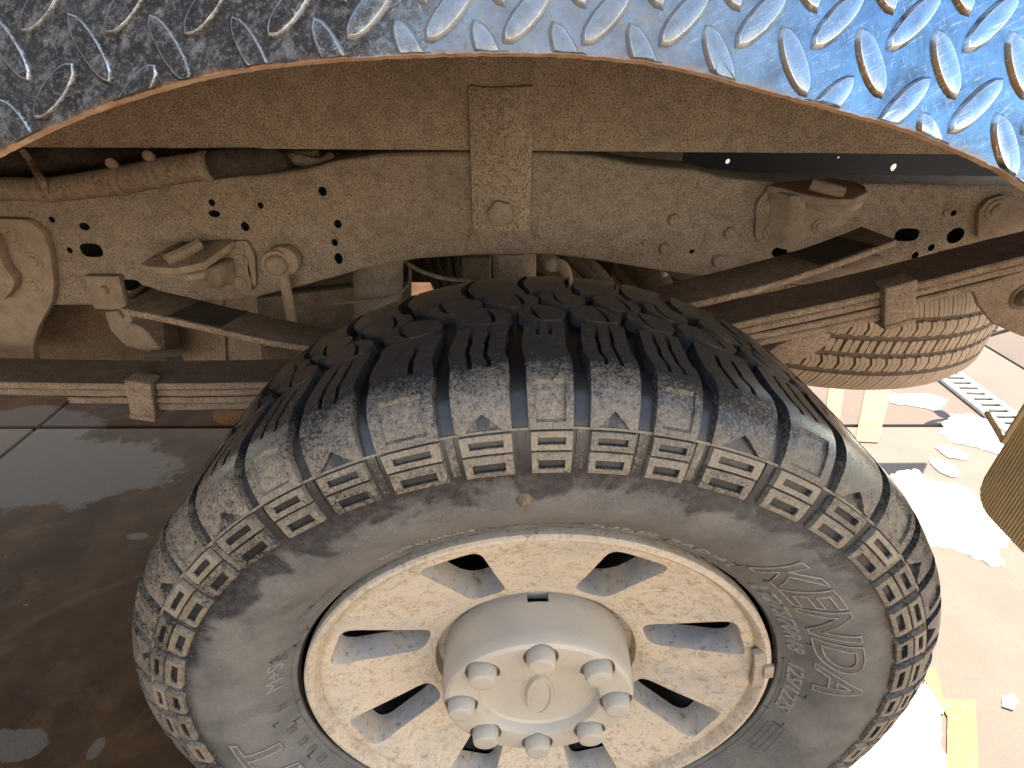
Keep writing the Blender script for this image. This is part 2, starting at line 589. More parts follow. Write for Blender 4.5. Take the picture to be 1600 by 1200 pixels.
def disc_bolt(name, c, axis, r, h, mat, parent=None, n=6, washer=None, bev=.0012, twist=0.0, dome=False):
    """a hexagonal or round bolt head standing on c along axis"""
    axis = Vector(axis).normalized()
    rot = axis.to_track_quat('Z', 'Y').to_matrix().to_4x4()
    bm = bmesh.new()
    mt = Matrix.Translation(Vector(c) + axis * h / 2) @ rot @ Matrix.Rotation(twist, 4, 'Z')
    bmesh.ops.create_cone(bm, cap_ends=True, segments=n, radius1=r, radius2=r * (.72 if dome else .97), depth=h, matrix=mt)
    sharp_bevel(bm, bev, 2)
    if washer:
        mt = Matrix.Translation(Vector(c) + axis * washer[1] / 2) @ rot
        bmesh.ops.create_cone(bm, cap_ends=True, segments=24, radius1=washer[0], radius2=washer[0] * .96, depth=washer[1], matrix=mt)
    return from_bm(name, bm, mat, parent, True, 35)


def tag(o, label, cat=None, group=None, kind=None):
    o['label'] = label
    if cat:
        o['category'] = cat
    if group:
        o['group'] = group
    if kind:
        o['kind'] = kind
    return o


def bool_cut(o, cutters):
    """take the cutters (one mesh) out of o; the cutter's material is carried along"""
    md = o.modifiers.new('cut', 'BOOLEAN')
    md.operation = 'DIFFERENCE'
    md.solver = 'EXACT'
    md.object = cutters
    try:
        md.material_mode = 'TRANSFER'
    except Exception:
        pass
    dg = bpy.context.evaluated_depsgraph_get()
    dg.update()
    me = bpy.data.meshes.new_from_object(o.evaluated_get(dg))
    o.modifiers.clear()
    old = o.data
    o.data = me
    me.name = old.name
    bpy.data.meshes.remove(old)
    cm_ = cutters.data
    bpy.data.objects.remove(cutters)
    return o


def shade_angle(o, a):
    me = o.data
    me.polygons.foreach_set('use_smooth', [True] * len(me.polygons))
    me.set_sharp_from_angle(angle=R(a))


# ================================================================== SETTING: ground
bm = bmesh.new()
box(bm, (0, 0, -.09), (160, 160, .06))
ground = from_bm('ground', bm, M['concrete'])
ground['kind'] = 'structure'
ground['label'] = 'concrete wash yard ground, dark and wet on the left, pale and dry on the right'

# concrete slabs with open joints, laid out along the joints the photo shows
ja = G(0, 690)
jb = G(80, 630)
JY = (G(150, 657).y + G(1400, 675).y) / 2
JX = (ja.x + jb.x) / 2 + .05
gap = .007
xs = [-9, JX, JX + 3.4, JX + 6.8, 10]
ys = [-7, JY - 3.6, JY, JY + 3.6, 10]
for i in range(4):
    for j in range(4):
        x0, x1, y0, y1 = xs[i] + gap, xs[i + 1] - gap, ys[j] + gap, ys[j + 1] - gap
        o = boxo('concrete_slab', ((x0 + x1) / 2, (y0 + y1) / 2, -.03), (x1 - x0, y1 - y0, .06), M['concrete'], ground, .003)


def blob(name, pix, h, mat, jitter=.016, step=.012, Z=0.0, wob=55, dome=True, hole=None):
    """an irregular flat patch whose outline is given on the ground"""
    pts = [G(a, b, Z) for a, b in pix]
    ring = []
    n = len(pts)
    sm = smooth_path(pts + [pts[0]], 6)[:-1]
    out = []
    for i, p in enumerate(sm):
        q = sm[(i + 1) % len(sm)]
        k = max(1, int((q - p).length / step))
        for a in range(k):
            s = p.lerp(q, a / k)
            d = Vector((pnoise(s * wob), pnoise(s * wob + Vector((7, 3, 1))), 0)) * jitter
            d += Vector((pnoise(s * wob * .3), pnoise(s * wob * .3 + Vector((5, 9, 2))), 0)) * jitter * 1.6
            out.append(s + d)
    bm = bmesh.new()
    cen = sum(out, Vector()) / len(out)
    base = [bm.verts.new((p.x, p.y, Z + .0006)) for p in out]
    top = [bm.verts.new((p.x + (cen.x - p.x) * .02, p.y + (cen.y - p.y) * .02, Z + h)) for p in out]
    for i in range(len(out)):
        bm.faces.new((base[i], base[(i + 1) % len(out)], top[(i + 1) % len(out)], top[i]))
    f = bm.faces.new(top)
    bmesh.ops.triangulate(bm, faces=[f])
    return from_bm(name, bm, mat)


# white foam
foams = [
    ([(1385, 742), (1420, 730), (1450, 748), (1500, 756), (1540, 790), (1580, 806), (1640, 830), (1660, 850), (1600, 846), (1566, 856), (1562, 884), (1530, 878), (1500, 862), (1462, 858), (1420, 866), (1390, 850), (1360, 800)], 'broad white foam patch on the sunlit ground beside the upper right of the tyre'),
    ([(1380, 1080), (1440, 1062), (1466, 1090), (1478, 1110), (1462, 1120), (1476, 1150), (1484, 1180), (1470, 1230), (1380, 1260), (1300, 1230), (1300, 1180), (1350, 1150)], 'white foam puddle against the lower right of the tyre, beside the yellow stripe'),
    ([(1474, 660), (1510, 645), (1570, 668), (1620, 700), (1650, 735), (1600, 720), (1540, 706), (1500, 694), (1476, 684)], 'white foam patch next to the drain grate'),
    ([(1385, 616), (1450, 618), (1480, 628), (1470, 640), (1430, 636), (1392, 630)], 'thin white foam streak under the dusty spare tyre'),
    ([(1458, 700), (1480, 698), (1510, 712), (1506, 718), (1480, 714)], 'small white foam dab between the two large foam patches'),
    ([(1448, 718), (1478, 722), (1500, 740), (1490, 746), (1466, 738)], 'narrow white foam streak just above the broad foam patch'),
    ([(1562, 1090), (1576, 1086), (1584, 1096), (1578, 1106), (1564, 1104)], 'small round white foam blob on bare pink concrete at far right'),
]
for i, (pix, lab) in enumerate(foams):
    o = blob('foam_patch', pix, .0025 + .0003 * i, M['foam'], .011 if i < 4 else .004, .008, wob=70)
    tag(o, lab, 'foam', 'white foam patches on the ground')

# yellow painted stripes
for pix, lab in (
        ([(1362, 560), (1404, 560), (1372, 692), (1336, 690)], 'yellow painted stripe on the sunlit ground below the spare tyre, the clearer of two'),
        ([(1300, 560), (1326, 560), (1312, 655), (1284, 700)], 'yellow painted stripe on the ground partly hidden behind the tyre edge'),
        ([(1430, 1040), (1462, 1044), (1474, 1092), (1524, 1094), (1530, 1230), (1478, 1230), (1480, 1120)], 'ochre yellow stripe running beside the foam puddle at lower right')):
    bm = extrude_poly([G(a, b, .0015) for a, b in pix], (0, 0, .0016))
    o = from_bm('painted_stripe', bm, M['yellow'])
    o['kind'] = 'structure'
    o['label'] = lab

# drain grate
ga, gb = G(1462, 584, .008), G(1574, 672, .008)
gdir = (gb - ga)
gdir.z = 0
glen = gdir.length + .25
gdir.normalize()
gn = Vector((-gdir.y, gdir.x, 0))
if (G(1490, 580, .008) - ga).dot(gn) < 0:
    gn = -gn
gw = abs((G(1486, 580, .008) - ga).dot(gn)) + .02
gr = empty('drain_grate', ga + gn * gw / 2)
tag(gr, 'pale slotted metal drain grate set in the sunlit ground beyond the truck', 'drain grate')
rotg = Matrix((gdir, gn, Vector((0, 0, 1)))).transposed()
boxo('channel', ga + gdir * glen / 2 + gn * gw / 2 + Vector((0, 0, -.0045)), (glen, gw, .003), M['black'], gr, 0, rotg)
for k in (-1, 1):
    boxo('frame_bar', ga + gdir * glen / 2 + gn * (gw / 2 + k * gw / 2) + Vector((0, 0, -.001)), (glen + .02, .022, .012), M['grate'], gr, .001, rotg)
nb = int(glen / .034)
for k in range(nb):
    boxo('cross_bar', ga + gdir * (glen * (k + .5) / nb) + gn * gw / 2 + Vector((0, 0, 0)), (.017, gw - .022, .010), M['grate'], gr, .001, rotg)

# unseen dark shed, added to block the left sky and darken reflections
t = NT('unseen_shed_boards')
n2 = t.noise(9, 5, .65)
M['boards'] = t.out(t.mix(t.ramp(n2, .3, .7), (.06, .042, .03), (.035, .026, .02)), .85)
shed = empty('unseen_shed', (-6.0, -2.5, 0))
tag(shed, 'unseen dark brown boarded shed with a grey roof, added to darken reflections from the left', 'shed')
for k in range(40):
    boxo('unseen_shed_board', (-5.6, -6.9 + k * .226, 1.9), (.03, .222, 3.8), M['boards'], shed, 0)
boxo('unseen_shed_roof', (-6.6, -2.5, 3.85), (2.4, 9.4, .1), M['grate'], shed, .01)

# unseen sunlit wall, added to bounce warm light onto the wheel
t = NT('bounce_wall_render')
n2 = t.noise(3, 6, .65)
M['wall'] = t.out(t.mix(t.ramp(n2, .3, .7), (.66, .60, .52), (.56, .51, .44)), .9)
yard = empty('bounce_wall', (3.2, -3.6, 0))
tag(yard, 'unseen long cream rendered wall with a grey coping, added to bounce warm light onto the wheel', 'wall')
boxo('bounce_wall_face', (3.2, -3.7, 1.25), (9, .2, 2.5), M['wall'], yard, .005)
boxo('bounce_wall_coping', (3.2, -3.7, 2.535), (9.06, .28, .07), M['grate'], yard, .008)

# ================================================================== THE TRUCK
truck = empty('flatbed_truck', (0, 0, 0))
tag(truck, 'dust caked flatbed truck with worn diamond plate fender, leaf springs and one muddy rear wheel', 'truck')
WZ = .395

# ---------------------------------------------------------------- wheel > tyre, rim, hub cap, lettering
wheel = empty('wheel', (0, 0, WZ), truck)

base_half = [(.2525, .024), (.2528, .014), (.2536, .0085), (.2562, .0040), (.2620, .0004), (.2700, -.0055), (.280, -.0132), (.295, -.0232), (.312, -.0305), (.330, -.0325), (.346, -.0318), (.362, -.0285), (.377, -.0235), (.3895, -.0152), (.398, -.0062), (.4025, .0040), (.4042, .018), (.4050, .050), (.4054, .0955)]
MIDY = .0955
base = base_half + [(r, 2 * MIDY - y) for r, y in base_half[-2::-1]]
bp = np.array([[p.x, p.y] for p in smooth_path([(r, y, 0) for r, y in base], 10)])
seg = np.sqrt((np.diff(bp, axis=0) ** 2).sum(1))
bs = np.concatenate([[0], np.cumsum(seg)])
tan = np.gradient(bp, bs, axis=0)
tan /= np.linalg.norm(tan, axis=1, keepdims=True)
nor = np.stack([-tan[:, 1] * -1, -tan[:, 0]], 1)       # outward: (dr, dy) -> (dy?, ...)
nor = np.stack([tan[:, 1], -tan[:, 0]], 1)


def prof_at(s):
    s = np.asarray(s, float)
    r = np.interp(s, bs, bp[:, 0])
    y = np.interp(s, bs, bp[:, 1])
    nr = np.interp(s, bs, nor[:, 0])
    ny = np.interp(s, bs, nor[:, 1])
    l = np.hypot(nr, ny)
    return r, y, nr / l, ny / l


half_n = len(bp) // 2


def s_of_r(r):                                         # outer (visible) side
    return np.interp(r, bp[:half_n, 0], bs[:half_n])


def s_of_y(y):
    i0 = np.searchsorted(bp[:, 0], .395)
    i0 = int(np.argmax(bp[:, 0] > .3995))
    i1 = len(bp) - i0 - 1
    return np.interp(y, bp[i0:i1, 1], bs[i0:i1])


TV, TF, TD, TW, TS = [], [], [], [], []     # verts, faces, dust and groove shade, wet, side
tv_n = 0


def add_grid(T, S, H, dustv, wetv=0.0, sidev=0.0, wrap=False):
    global tv_n
    T, S, H = np.broadcast_arrays(np.asarray(T, float), np.asarray(S, float), np.asarray(H, float))
    r, y, nr, ny = prof_at(S)
    rr_ = r + nr * H
    yy = y + ny * H
    V = np.stack([rr_ * np.cos(T), yy, WZ + rr_ * np.sin(T)], -1)
    m_, n_ = T.shape
    idx = np.arange(m_ * n_).reshape(m_, n_) + tv_n
    a, b, c_, d = idx[:-1, :-1], idx[:-1, 1:], idx[1:, 1:], idx[1:, :-1]
    f = np.stack([a, b, c_, d], -1).reshape(-1, 4)
    TV.append(V.reshape(-1, 3))
    TF.append(f)
    if wrap:
        TF.append(np.stack([idx[:-1, -1], idx[:-1, 0], idx[1:, 0], idx[1:, -1]], -1))
    for L_, v in ((TD, dustv), (TW, wetv), (TS, sidev)):
        L_.append(np.broadcast_to(np.asarray(v, float), T.shape).reshape(-1).copy())
    tv_n += m_ * n_


def patch(T, S, H, dustv, wetv=0.0, sidev=0.0, draft=.0006, drop=-.0012):
    """a raised block: the grid itself plus a skirt all round that runs into the carcass"""
    T = np.array(T, float)
    S = np.array(S, float)
    H = np.array(H, float)

    def pad(A):
        return np.pad(A, 1, mode='edge')
    T2, S2, H2 = pad(T), pad(S), pad(H)
    D2 = np.pad(np.broadcast_to(np.asarray(dustv, float), T.shape), 1, mode='edge')
    W2 = np.pad(np.broadcast_to(np.asarray(wetv, float), T.shape), 1, mode='edge')
    sg = np.sign(T[:, -1] - T[:, 0])
    sgp = np.pad(sg, 1, mode='edge')
    T2[:, 0] -= sgp * draft / .4
    T2[:, -1] += sgp * draft / .4
    sg2 = np.sign(S[-1] - S[0])
    sg2p = np.pad(sg2, 1, mode='edge')
    S2[0] -= sg2p * draft
    S2[-1] += sg2p * draft
    H2[0] = H2[-1] = drop
    H2[:, 0] = H2[:, -1] = drop
    add_grid(T2, S2, H2, D2, W2, sidev)


rng = random.Random(3)
# carcass
sgrid = np.unique(np.concatenate([np.linspace(0, bs[-1], 120), np.linspace(0, .03, 24)]))
tg = np.linspace(0, 2 * PI, 361)[:-1]
rr0, yy0, _, _ = prof_at(sgrid)
d0 = np.interp(sgrid, [0, s_of_r(.2545), s_of_r(.2560), s_of_r(.30), s_of_r(.338), s_of_r(.352), s_of_r(.395), s_of_y(.03), bs[-1]], [-.5, -.5, .66, .70, .60, .10, -.02, -.35, -.4])  # low and negative dust puts bead gap and groove shade into the colour
w0 = np.where(yy0 < .02, np.interp(rr0, [.29, .315, .335, .352, .36], [0, .32, .62, .6, 0]), 0)
topness = np.clip(np.interp(np.sin(tg), [-.2, .35, .8], [.45, .72, .95]), 0, 1)
sd0 = np.where((yy0 < .02) & (rr0 < .352), 1.0, 0.0)
add_grid(tg[None, :], sgrid[:, None], 0.0, d0[:, None], w0[:, None] * topness[None, :], sd0[:, None], wrap=True)

gro = [118.5, 110.7, 102.1, 94.5, 88.2, 81.5, 75.0, 66.3, 58.0, 49.5]
a_ = gro[-1]
right_side = []
i = 0
while a_ > -150:
    a_ -= (8.6, 7.4, 8.2, 7.0)[i % 4]
    right_side.append(a_)
    i += 1
left_side = []
a_ = gro[0]
i = 0
while a_ < 360 + right_side[-1] - 6:
    a_ += (7.5, 8.6, 7.2, 8.1)[i % 4]
    left_side.append(a_)
    i += 1
left_side[-1] = 360 + right_side[-1]
grooves = left_side[::-1] + gro + right_side         # decreasing angle
sx_in = s_of_y(.073)
sx_c = s_of_r(.4015)
sx_end = s_of_r(.3785)


def tri(u):
    u = u % 1.0
    return 1 - abs(2 * u - 1) * 2


for gi in range(len(grooves) - 1):
    t1, t0 = R(grooves[gi]), R(grooves[gi + 1])      # t1 > t0
    wdt = t1 - t0
    mid = (t0 + t1) / 2
    sang = math.degrees(mid) % 360
    visible = not (215 < sang < 325)
    A = gi % 2 == 0
    gapw = R(1.75)
    L0, L1 = t0 + gapw / 2, t1 - gapw / 2
    # u samples across the lug, s samples from crown to sidewall
    sip = [.34, .66]
    us = [0, .04]
    for q in sip:
        us += [q - .06, q - .042, q - .038, q + .038, q + .042, q + .06]
    us += [.17, .18, .5, .82, .83, .96, 1]
    us = sorted(us)
    ss = list(np.linspace(sx_in, sx_c - .004, 12)) + list(np.linspace(sx_c, sx_end, 16))
    k0, k1 = .012, sx_c - .010
    ss += [sx_in - (sx_in - sx_c) * 0.0]
    S1 = np.array(sorted(set(np.round(ss, 6)), reverse=True))
    U, S = np.meshgrid(np.array(us), S1)
    if not A:
        us = sorted(us + [.08, .26, .42, .58, .74, .92])
        S1 = np.array([q for q in S1 if q > sx_end + .0145])
        U, S = np.meshgrid(np.array(us), S1)
        ch = sx_end + np.interp(np.array(us), [0, .16, .5, .84, 1], [.0010, .0012, .0125, .0012, .0010])
        S = np.vstack([S, ch + .0006, ch, ch - .0004, np.full(len(us), sx_end)])
        U = np.vstack([U] + [U[:1]] * 4)
    # zigzag of the flanks
    frac = (sx_in - S) / (sx_in - sx_end)
    zig = .10 * np.interp(frac, [0, .12, .28, .42, .55, .75, 1], [-.5, -.2, .15, .3, -.25, .0, 0])
    T = L0 + (L1 - L0) * U + wdt * zig
    # the crown end of the lug is pointed, the sidewall end plain or notched
    pt = (1 - np.abs(2 * U - 1)) * .0055
    S = S + pt * np.clip(1 - frac * 6, 0, 1) * np.sign(sx_in - sx_end)
    h = np.interp(frac, [0, .45, .55, .62, .8, 1], [.0082, .0085, .0085, .0078, .0062, .0042])
    H = h + 0 * U
    tread_part = (S > sx_c + .014) & (S < sx_in - .010)
    if visible:
        for q in sip:
            wob = .012 * np.sin(S * 1500 + gi * 2 + q * 9)
            slot = (np.abs(U - q) < .040) & tread_part
            brk = np.sin(S * 900 + gi * 3.7 + q * 40) > -.75
            H = np.where(slot & brk, h - .0055, H)
            T = T + np.where(np.abs(U - q) < .062, wob * wdt * .9, 0)
    side_part = S < sx_c - .001
    if A:
        pan = (U > .175) & (U < .825) & (S < sx_c - .003) & (S > sx_end + .006)
        H = np.where(pan, H - .0026, H)
    else:
        H[-2:] = .0010
        S[-1] = np.minimum(S[-1], S[-2] - .0004)
    dv = np.interp(frac, [0, .42, .53, .62, 1], [.0, .05, .14, .36, .55])
    dv = dv + rng.uniform(-.08, .08) + np.where(H < h - .001, .08, 0) - np.where(H < h - .004, .5, 0)  # sipes drop below zero dust, so their shade is painted
    lft = math.cos(mid)
    if not A:
        dv[-2:] -= .26
    dv = dv - .16 * np.clip(lft, 0, 1) * (frac > .4)
    patch(T, S, H, dv)
    # sidewall pair of framed blocks
    b0, b1 = t0 + R(.45) + wdt * .07, t1 - R(.45) - wdt * .09
    for row, (ro, ri, hh_, dd) in enumerate(((.3772, .3655, .0046, .60), (.3638, .3485, .0042, .52))):
        so, si = float(s_of_r(ro)), float(s_of_r(ri))
        uu = np.array([0, .03, .16, .175, .5, .825, .84, .97, 1])
        vv = np.array([0, .06, .30, .335, .665, .70, .94, 1])
        if row:
            vv = np.array([0, .06, .36, .39, .74, .77, .94, 1])
        U, Vv = np.meshgrid(uu, vv)
        T = b0 + (b1 - b0) * U
        S = so + (si - so) * Vv
        H = np.full(U.shape, hh_)
        inside = (U > .168) & (U < .832) & (Vv > (.32 if not row else .375)) & (Vv < (.68 if not row else .755))
        H = np.where(inside, hh_ - .0036, H)
        if row:
            H = H * np.interp(Vv, [0, .8, 1], [1, 1, .75])
        dv = dd + rng.uniform(-.14, .14) - np.where(inside, .62, 0)  # recess dust lowered to darken it in colour
        patch(T, S, H, dv, draft=.0007)
    # buttress between the pairs
    so, si = float(s_of_r(.3785)), float(s_of_r(.3505))
    U, Vv = np.meshgrid(np.array([0, .15, .5, .85, 1]), np.array([0, .1, .4, .7, .9, 1]))
    T = (t0 - R(.38)) + R(.76) * U
    T = t0 + (U - .5) * (R(.85))
    patch(T, so + (si - so) * Vv, .0016 - .0012 * Vv, .22 + rng.uniform(-.25, .30))

# the raised line between the lugs and the block ring
S = np.array([s_of_r(.3800), s_of_r(.3797), s_of_r(.3783), s_of_r(.3780)])[:, None]
add_grid(np.linspace(0, 2 * PI, 361)[None, :-1], S, np.array([-.0005, .0024, .0024, -.0005])[:, None], .66, wrap=True)
# a fine ring by the bead
S = np.array([s_of_r(.2600), s_of_r(.2604), s_of_r(.2612), s_of_r(.2616)])[:, None]
add_grid(np.linspace(0, 2 * PI, 361)[None, :-1], S, np.array([-.0003, .0006, .0006, -.0003])[:, None], .62, 0, 1, wrap=True)

# centre tread: staggered six sided blocks, then the far shoulder
rows = [(.078, .108, 0.0), (.099, .131, .5), (.122, .152, 0.0)]
rows = [(.0800, .1060, .0), (.1110, .1370, .5)]
for (ya, yb, off) in rows:
    for gi in range(len(grooves) - 1):
        t1, t0 = R(grooves[gi]), R(grooves[gi + 1])
        nxt = R(grooves[min(gi + 2, len(grooves) - 1)])
        wdt = t1 - t0
        t0b, t1b = t0 - off * wdt, t1 - off * wdt
        if 205 < (math.degrees(t0) % 360) < 335:
            continue
        us = np.array([0, .05, .28, .295, .35, .365, .62, .635, .69, .705, .95, 1])
        vs = np.array([0, .04, .2, .35, .5, .65, .8, .96, 1])
        U, Vv = np.meshgrid(us, vs)
        sa, sb = float(s_of_y(ya)), float(s_of_y(yb))
        S = sa + (sb - sa) * Vv
        halfw = np.interp(Vv, [0, .3, .7, 1], [.27, .425, .425, .27])
        skew = .16 * (Vv - .5)
        jit = rng.uniform(-.03, .03)
        T = t0b + wdt * (.5 + jit + (U - .5) * 2 * halfw + skew)
        S = S + .0035 * np.sin(U * PI) * np.where(Vv < .5, -1, 1) * np.abs(2 * Vv - 1)
        H = np.full(U.shape, .0088)
        slot = ((U > .288) & (U < .358) if gi % 2 else (U > .628) & (U < .698)) & (Vv > .12) & (Vv < .88)
        H = np.where(slot, .003, H)
        patch(T, S, H, .02 + rng.uniform(0, .08), draft=.0009)
for gi in range(len(grooves) - 1):
    t1, t0 = R(grooves[gi]), R(grooves[gi + 1])
    if 205 < (math.degrees(t0) % 360) < 335:
        continue
    wdt = t1 - t0
    U, Vv = np.meshgrid(np.array([0, .05, .3, .5, .7, .95, 1]), np.linspace(0, 1, 10))
    sa, sb = float(s_of_y(.1420)), float(bs[-1] - s_of_r(.385))
    S = sa + (sb - sa) * Vv
    T = t0 + wdt * (.08 + .84 * U) + wdt * .12 * np.sin(Vv * 6) - .3 * wdt
    patch(T, S, np.interp(Vv, [0, .6, 1], [.0083, .0083, .004]), .05)

V = np.concatenate(TV)
Fq = np.concatenate(TF)
me = bpy.data.meshes.new('tyre')
me.vertices.add(len(V))
me.vertices.foreach_set('co', V.astype(np.float32).ravel())
me.loops.add(Fq.size)
me.loops.foreach_set('vertex_index', Fq.astype(np.int32).ravel())
me.polygons.add(len(Fq))
me.polygons.foreach_set('loop_start', np.arange(0, Fq.size, 4, dtype=np.int32))
me.polygons.foreach_set('loop_total', np.full(len(Fq), 4, dtype=np.int32))
me.update(calc_edges=True)
me.validate()
for nm, L_ in (('dust', TD), ('wet', TW), ('side', TS)):
    at = me.attributes.new(nm, 'FLOAT', 'POINT')
    at.data.foreach_set('value', np.concatenate(L_).astype(np.float32))
tyre = link('tyre', me, M['tyre'], wheel, True, 38)

# vent nub / moulded boss on the sidewall at the top
bq = P(826, 775, -.031)


def side_pt(th, r, h=0.0):
    rr_, yy_, nr, ny = prof_at(s_of_r(r))
    q = float(rr_ + nr * h)
    return Vector((q * math.cos(th), float(yy_ + ny * h), WZ + q * math.sin(th)))


# lettering ----------------------------------------------------------


def wrap_text(name, body, a0, r0, height, a1, mat, raise_=.0011, shear=.0, bold=0.0, outline=0.0, flip=False, depth=None, label=None, fit=True):
    """text laid round the sidewall clockwise from a0 to a1, tops outward"""
    cu = bpy.data.curves.new('text', 'FONT')
    cu.body = body
    cu.size = 1.0
    cu.shear = shear
    cu.offset = bold
    if outline:
        cu.fill_mode = 'NONE'
        cu.bevel_depth = outline / height * .7
        cu.bevel_resolution = 0
    else:
        cu.extrude = .02
    cu.resolution_u = 4
    to = bpy.data.objects.new('text', cu)
    COL.objects.link(to)
    dg = bpy.context.evaluated_depsgraph_get()
    dg.update()
    me = bpy.data.meshes.new_from_object(to.evaluated_get(dg))
    bpy.data.objects.remove(to)
    bm = bmesh.new()
    bm.from_mesh(me)
    bpy.data.meshes.remove(me)
    xs_ = [v.co.x for v in bm.verts]
    x0, x1 = min(xs_), max(xs_)
    capH = .70
    tot = (a0 - a1)
    if not outline:
        bmesh.ops.triangulate(bm, faces=bm.faces)
        for _ in range(3):
            lim = .006 / height * capH
            ed = [e for e in bm.edges if e.calc_length() > lim]
            if ed and len(bm.verts) < 20000:
                bmesh.ops.subdivide_edges(bm, edges=ed, cuts=1)
                bmesh.ops.triangulate(bm, faces=[f for f in bm.faces if len(f.verts) > 4])
    else:
        for _ in range(3):
            lim = .006 / height * capH
            ed = [e for e in bm.edges if e.calc_length() > lim]
            if ed and len(bm.verts) < 20000:
                bmesh.ops.subdivide_edges(bm, edges=ed, cuts=1, use_grid_fill=True)
    for v in bm.verts:
        u = (v.co.x - x0) / (x1 - x0)
        th = R(a0 - tot * u)
        rad = r0 + v.co.y / capH * height
        if outline:
            hgt = v.co.z / capH * height + raise_
        else:
            hgt = raise_ if v.co.z > 0 else -.0006
        v.co = side_pt(th, rad, hgt)
    o = from_bm(name, bm, mat, wheel, False)
    if label:
        o['label'] = label
    return o


wrap_text('brand_lettering', 'KENDA', 54.0, .2845, .037, 8.0, M['letterdark'], .0006, .2, .015)
wrap_text('brand_outline', 'KENDA', 54.0, .2845, .037, 8.0, M['letter'], .0009, .2, .015, outline=.0008)
wrap_text('size_lettering', 'LT275/70R18', 45.5, .2640, .0125, 19.5, M['letter'], .0016, .2, .0)
wrap_text('load_lettering', '125/122S', 14.5, .2640, .0125, -3.5, M['letter'], .0016, .2, .0)
wrap_text('small_lettering', 'TUBELESS', 83.5, .2670, .0062, 71.0, M['letter'], .0010, .1, .0)
wrap_text('small_lettering', 'RADIAL', 68.5, .2670, .0072, 53.0, M['letter'], .0010, .1, .0)
wrap_text('warning_lettering', 'SAFETY WARNING', 121.5, .2725, .0060, 103.5, M['letter'], .0010, 0, .0)
wrap_text('season_lettering', 'M+S', 171.0, .2690, .0125, 161.5, M['letter'], .0016, 0, .0)
wrap_text('model_outline', 'A/T', 212.0, .286, .036, 183.0, M['letter'], .0009, .15, .015, outline=.0009)
wrap_text('model_lettering', 'A/T', 212.0, .286, .036, 183.0, M['letterdark'], .0006, .15, .015)

# fine worn print near the bead, the snowflake badge and small stamps (strokes too worn to read)
bm = bmesh.new()
rg = random.Random(11)


def stroke(bm, a0, r0, a1, r1, wd=.0006, h=.0008):
    p0, p1 = side_pt(R(a0), r0), side_pt(R(a1), r1)
    tt = (p1 - p0)
    if tt.length < 1e-6:
        return
    nn = side_pt(R(a0), r0, 1.0) - p0
    b_ = tt.normalized().cross(nn).normalized() * wd / 2
    q = [p0 + b_ - nn * .0004, p1 + b_ - nn * .0004, p1 - b_ - nn * .0004, p0 - b_ - nn * .0004]
    up_ = nn * (h + .0004)
    v = [bm.verts.new(x_) for x_ in q] + [bm.verts.new(x_ + up_) for x_ in q]
    for f in ((4, 5, 6, 7), (0, 1, 5, 4), (1, 2, 6, 5), (2, 3, 7, 6), (3, 0, 4, 7)):
        bm.faces.new([v[k] for k in f])


for row, (aa, bb, rr_) in enumerate(((103, 84, .2745), (119, 91, .2705), (118, 97, .2675), (117, 100, .2648), (146, 132, .2735), (145, 133, .2705), (-9, -19, .281), (-8, -20, .2765), (-9, -21, .272), (-10, -20, .2675))):
    a_ = aa
    while a_ > bb:
        ln = rg.uniform(.12, .5)
        stroke(bm, a_, rr_ + rg.uniform(-.0005, .0005), a_ - ln, rr_ + rg.uniform(-.0005, .0005), .0011, .0006)
        a_ -= ln + rg.uniform(.08, .25)
o = from_bm('worn_fine_print', bm, M['letterdark'], wheel)
o['kind'] = 'stuff'


def badge(name, ac, rc_, w_, h_, kind):
    bm = bmesh.new()
    da = math.degrees(w_ / rc_) / 2
    loop = [(ac + da, rc_ - h_ / 2), (ac + da, rc_ + h_ / 2), (ac - da, rc_ + h_ / 2), (ac - da, rc_ - h_ / 2)]
    if kind == 'peak':
        loop = [(ac + da, rc_ - h_ / 2), (ac + da * .55, rc_ + h_ * .25), (ac + da * .2, rc_ + h_ * .1), (ac, rc_ + h_ / 2), (ac - da * .3, rc_ + h_ * .15), (ac - da * .6, rc_ + h_ * .3), (ac - da, rc_ - h_ / 2)]
    for k in range(len(loop)):
        q, p_ = loop[k], loop[(k + 1) % len(loop)]
        stroke(bm, q[0], q[1], p_[0], p_[1], .0010, .0010)
    for k in range(3):
        an = k * PI / 3
        dx, dr = math.cos(an) * da * .55, math.sin(an) * h_ * .25
        stroke(bm, ac - dx, rc_ - h_ * .1 - dr, ac + dx, rc_ - h_ * .1 + dr, .0009, .0009)
    return from_bm(name, bm, M['letterdark'], wheel)


badge('snowflake_badge', 159.5, .273, .013, .013, 'peak')
for ac, rc_ in ((178.5, .272), (188.0, .272), (194.0, .270), (198.5, .270), (203, .270)):
    badge('stamp_mark', ac, rc_, .008, .008, 'box')

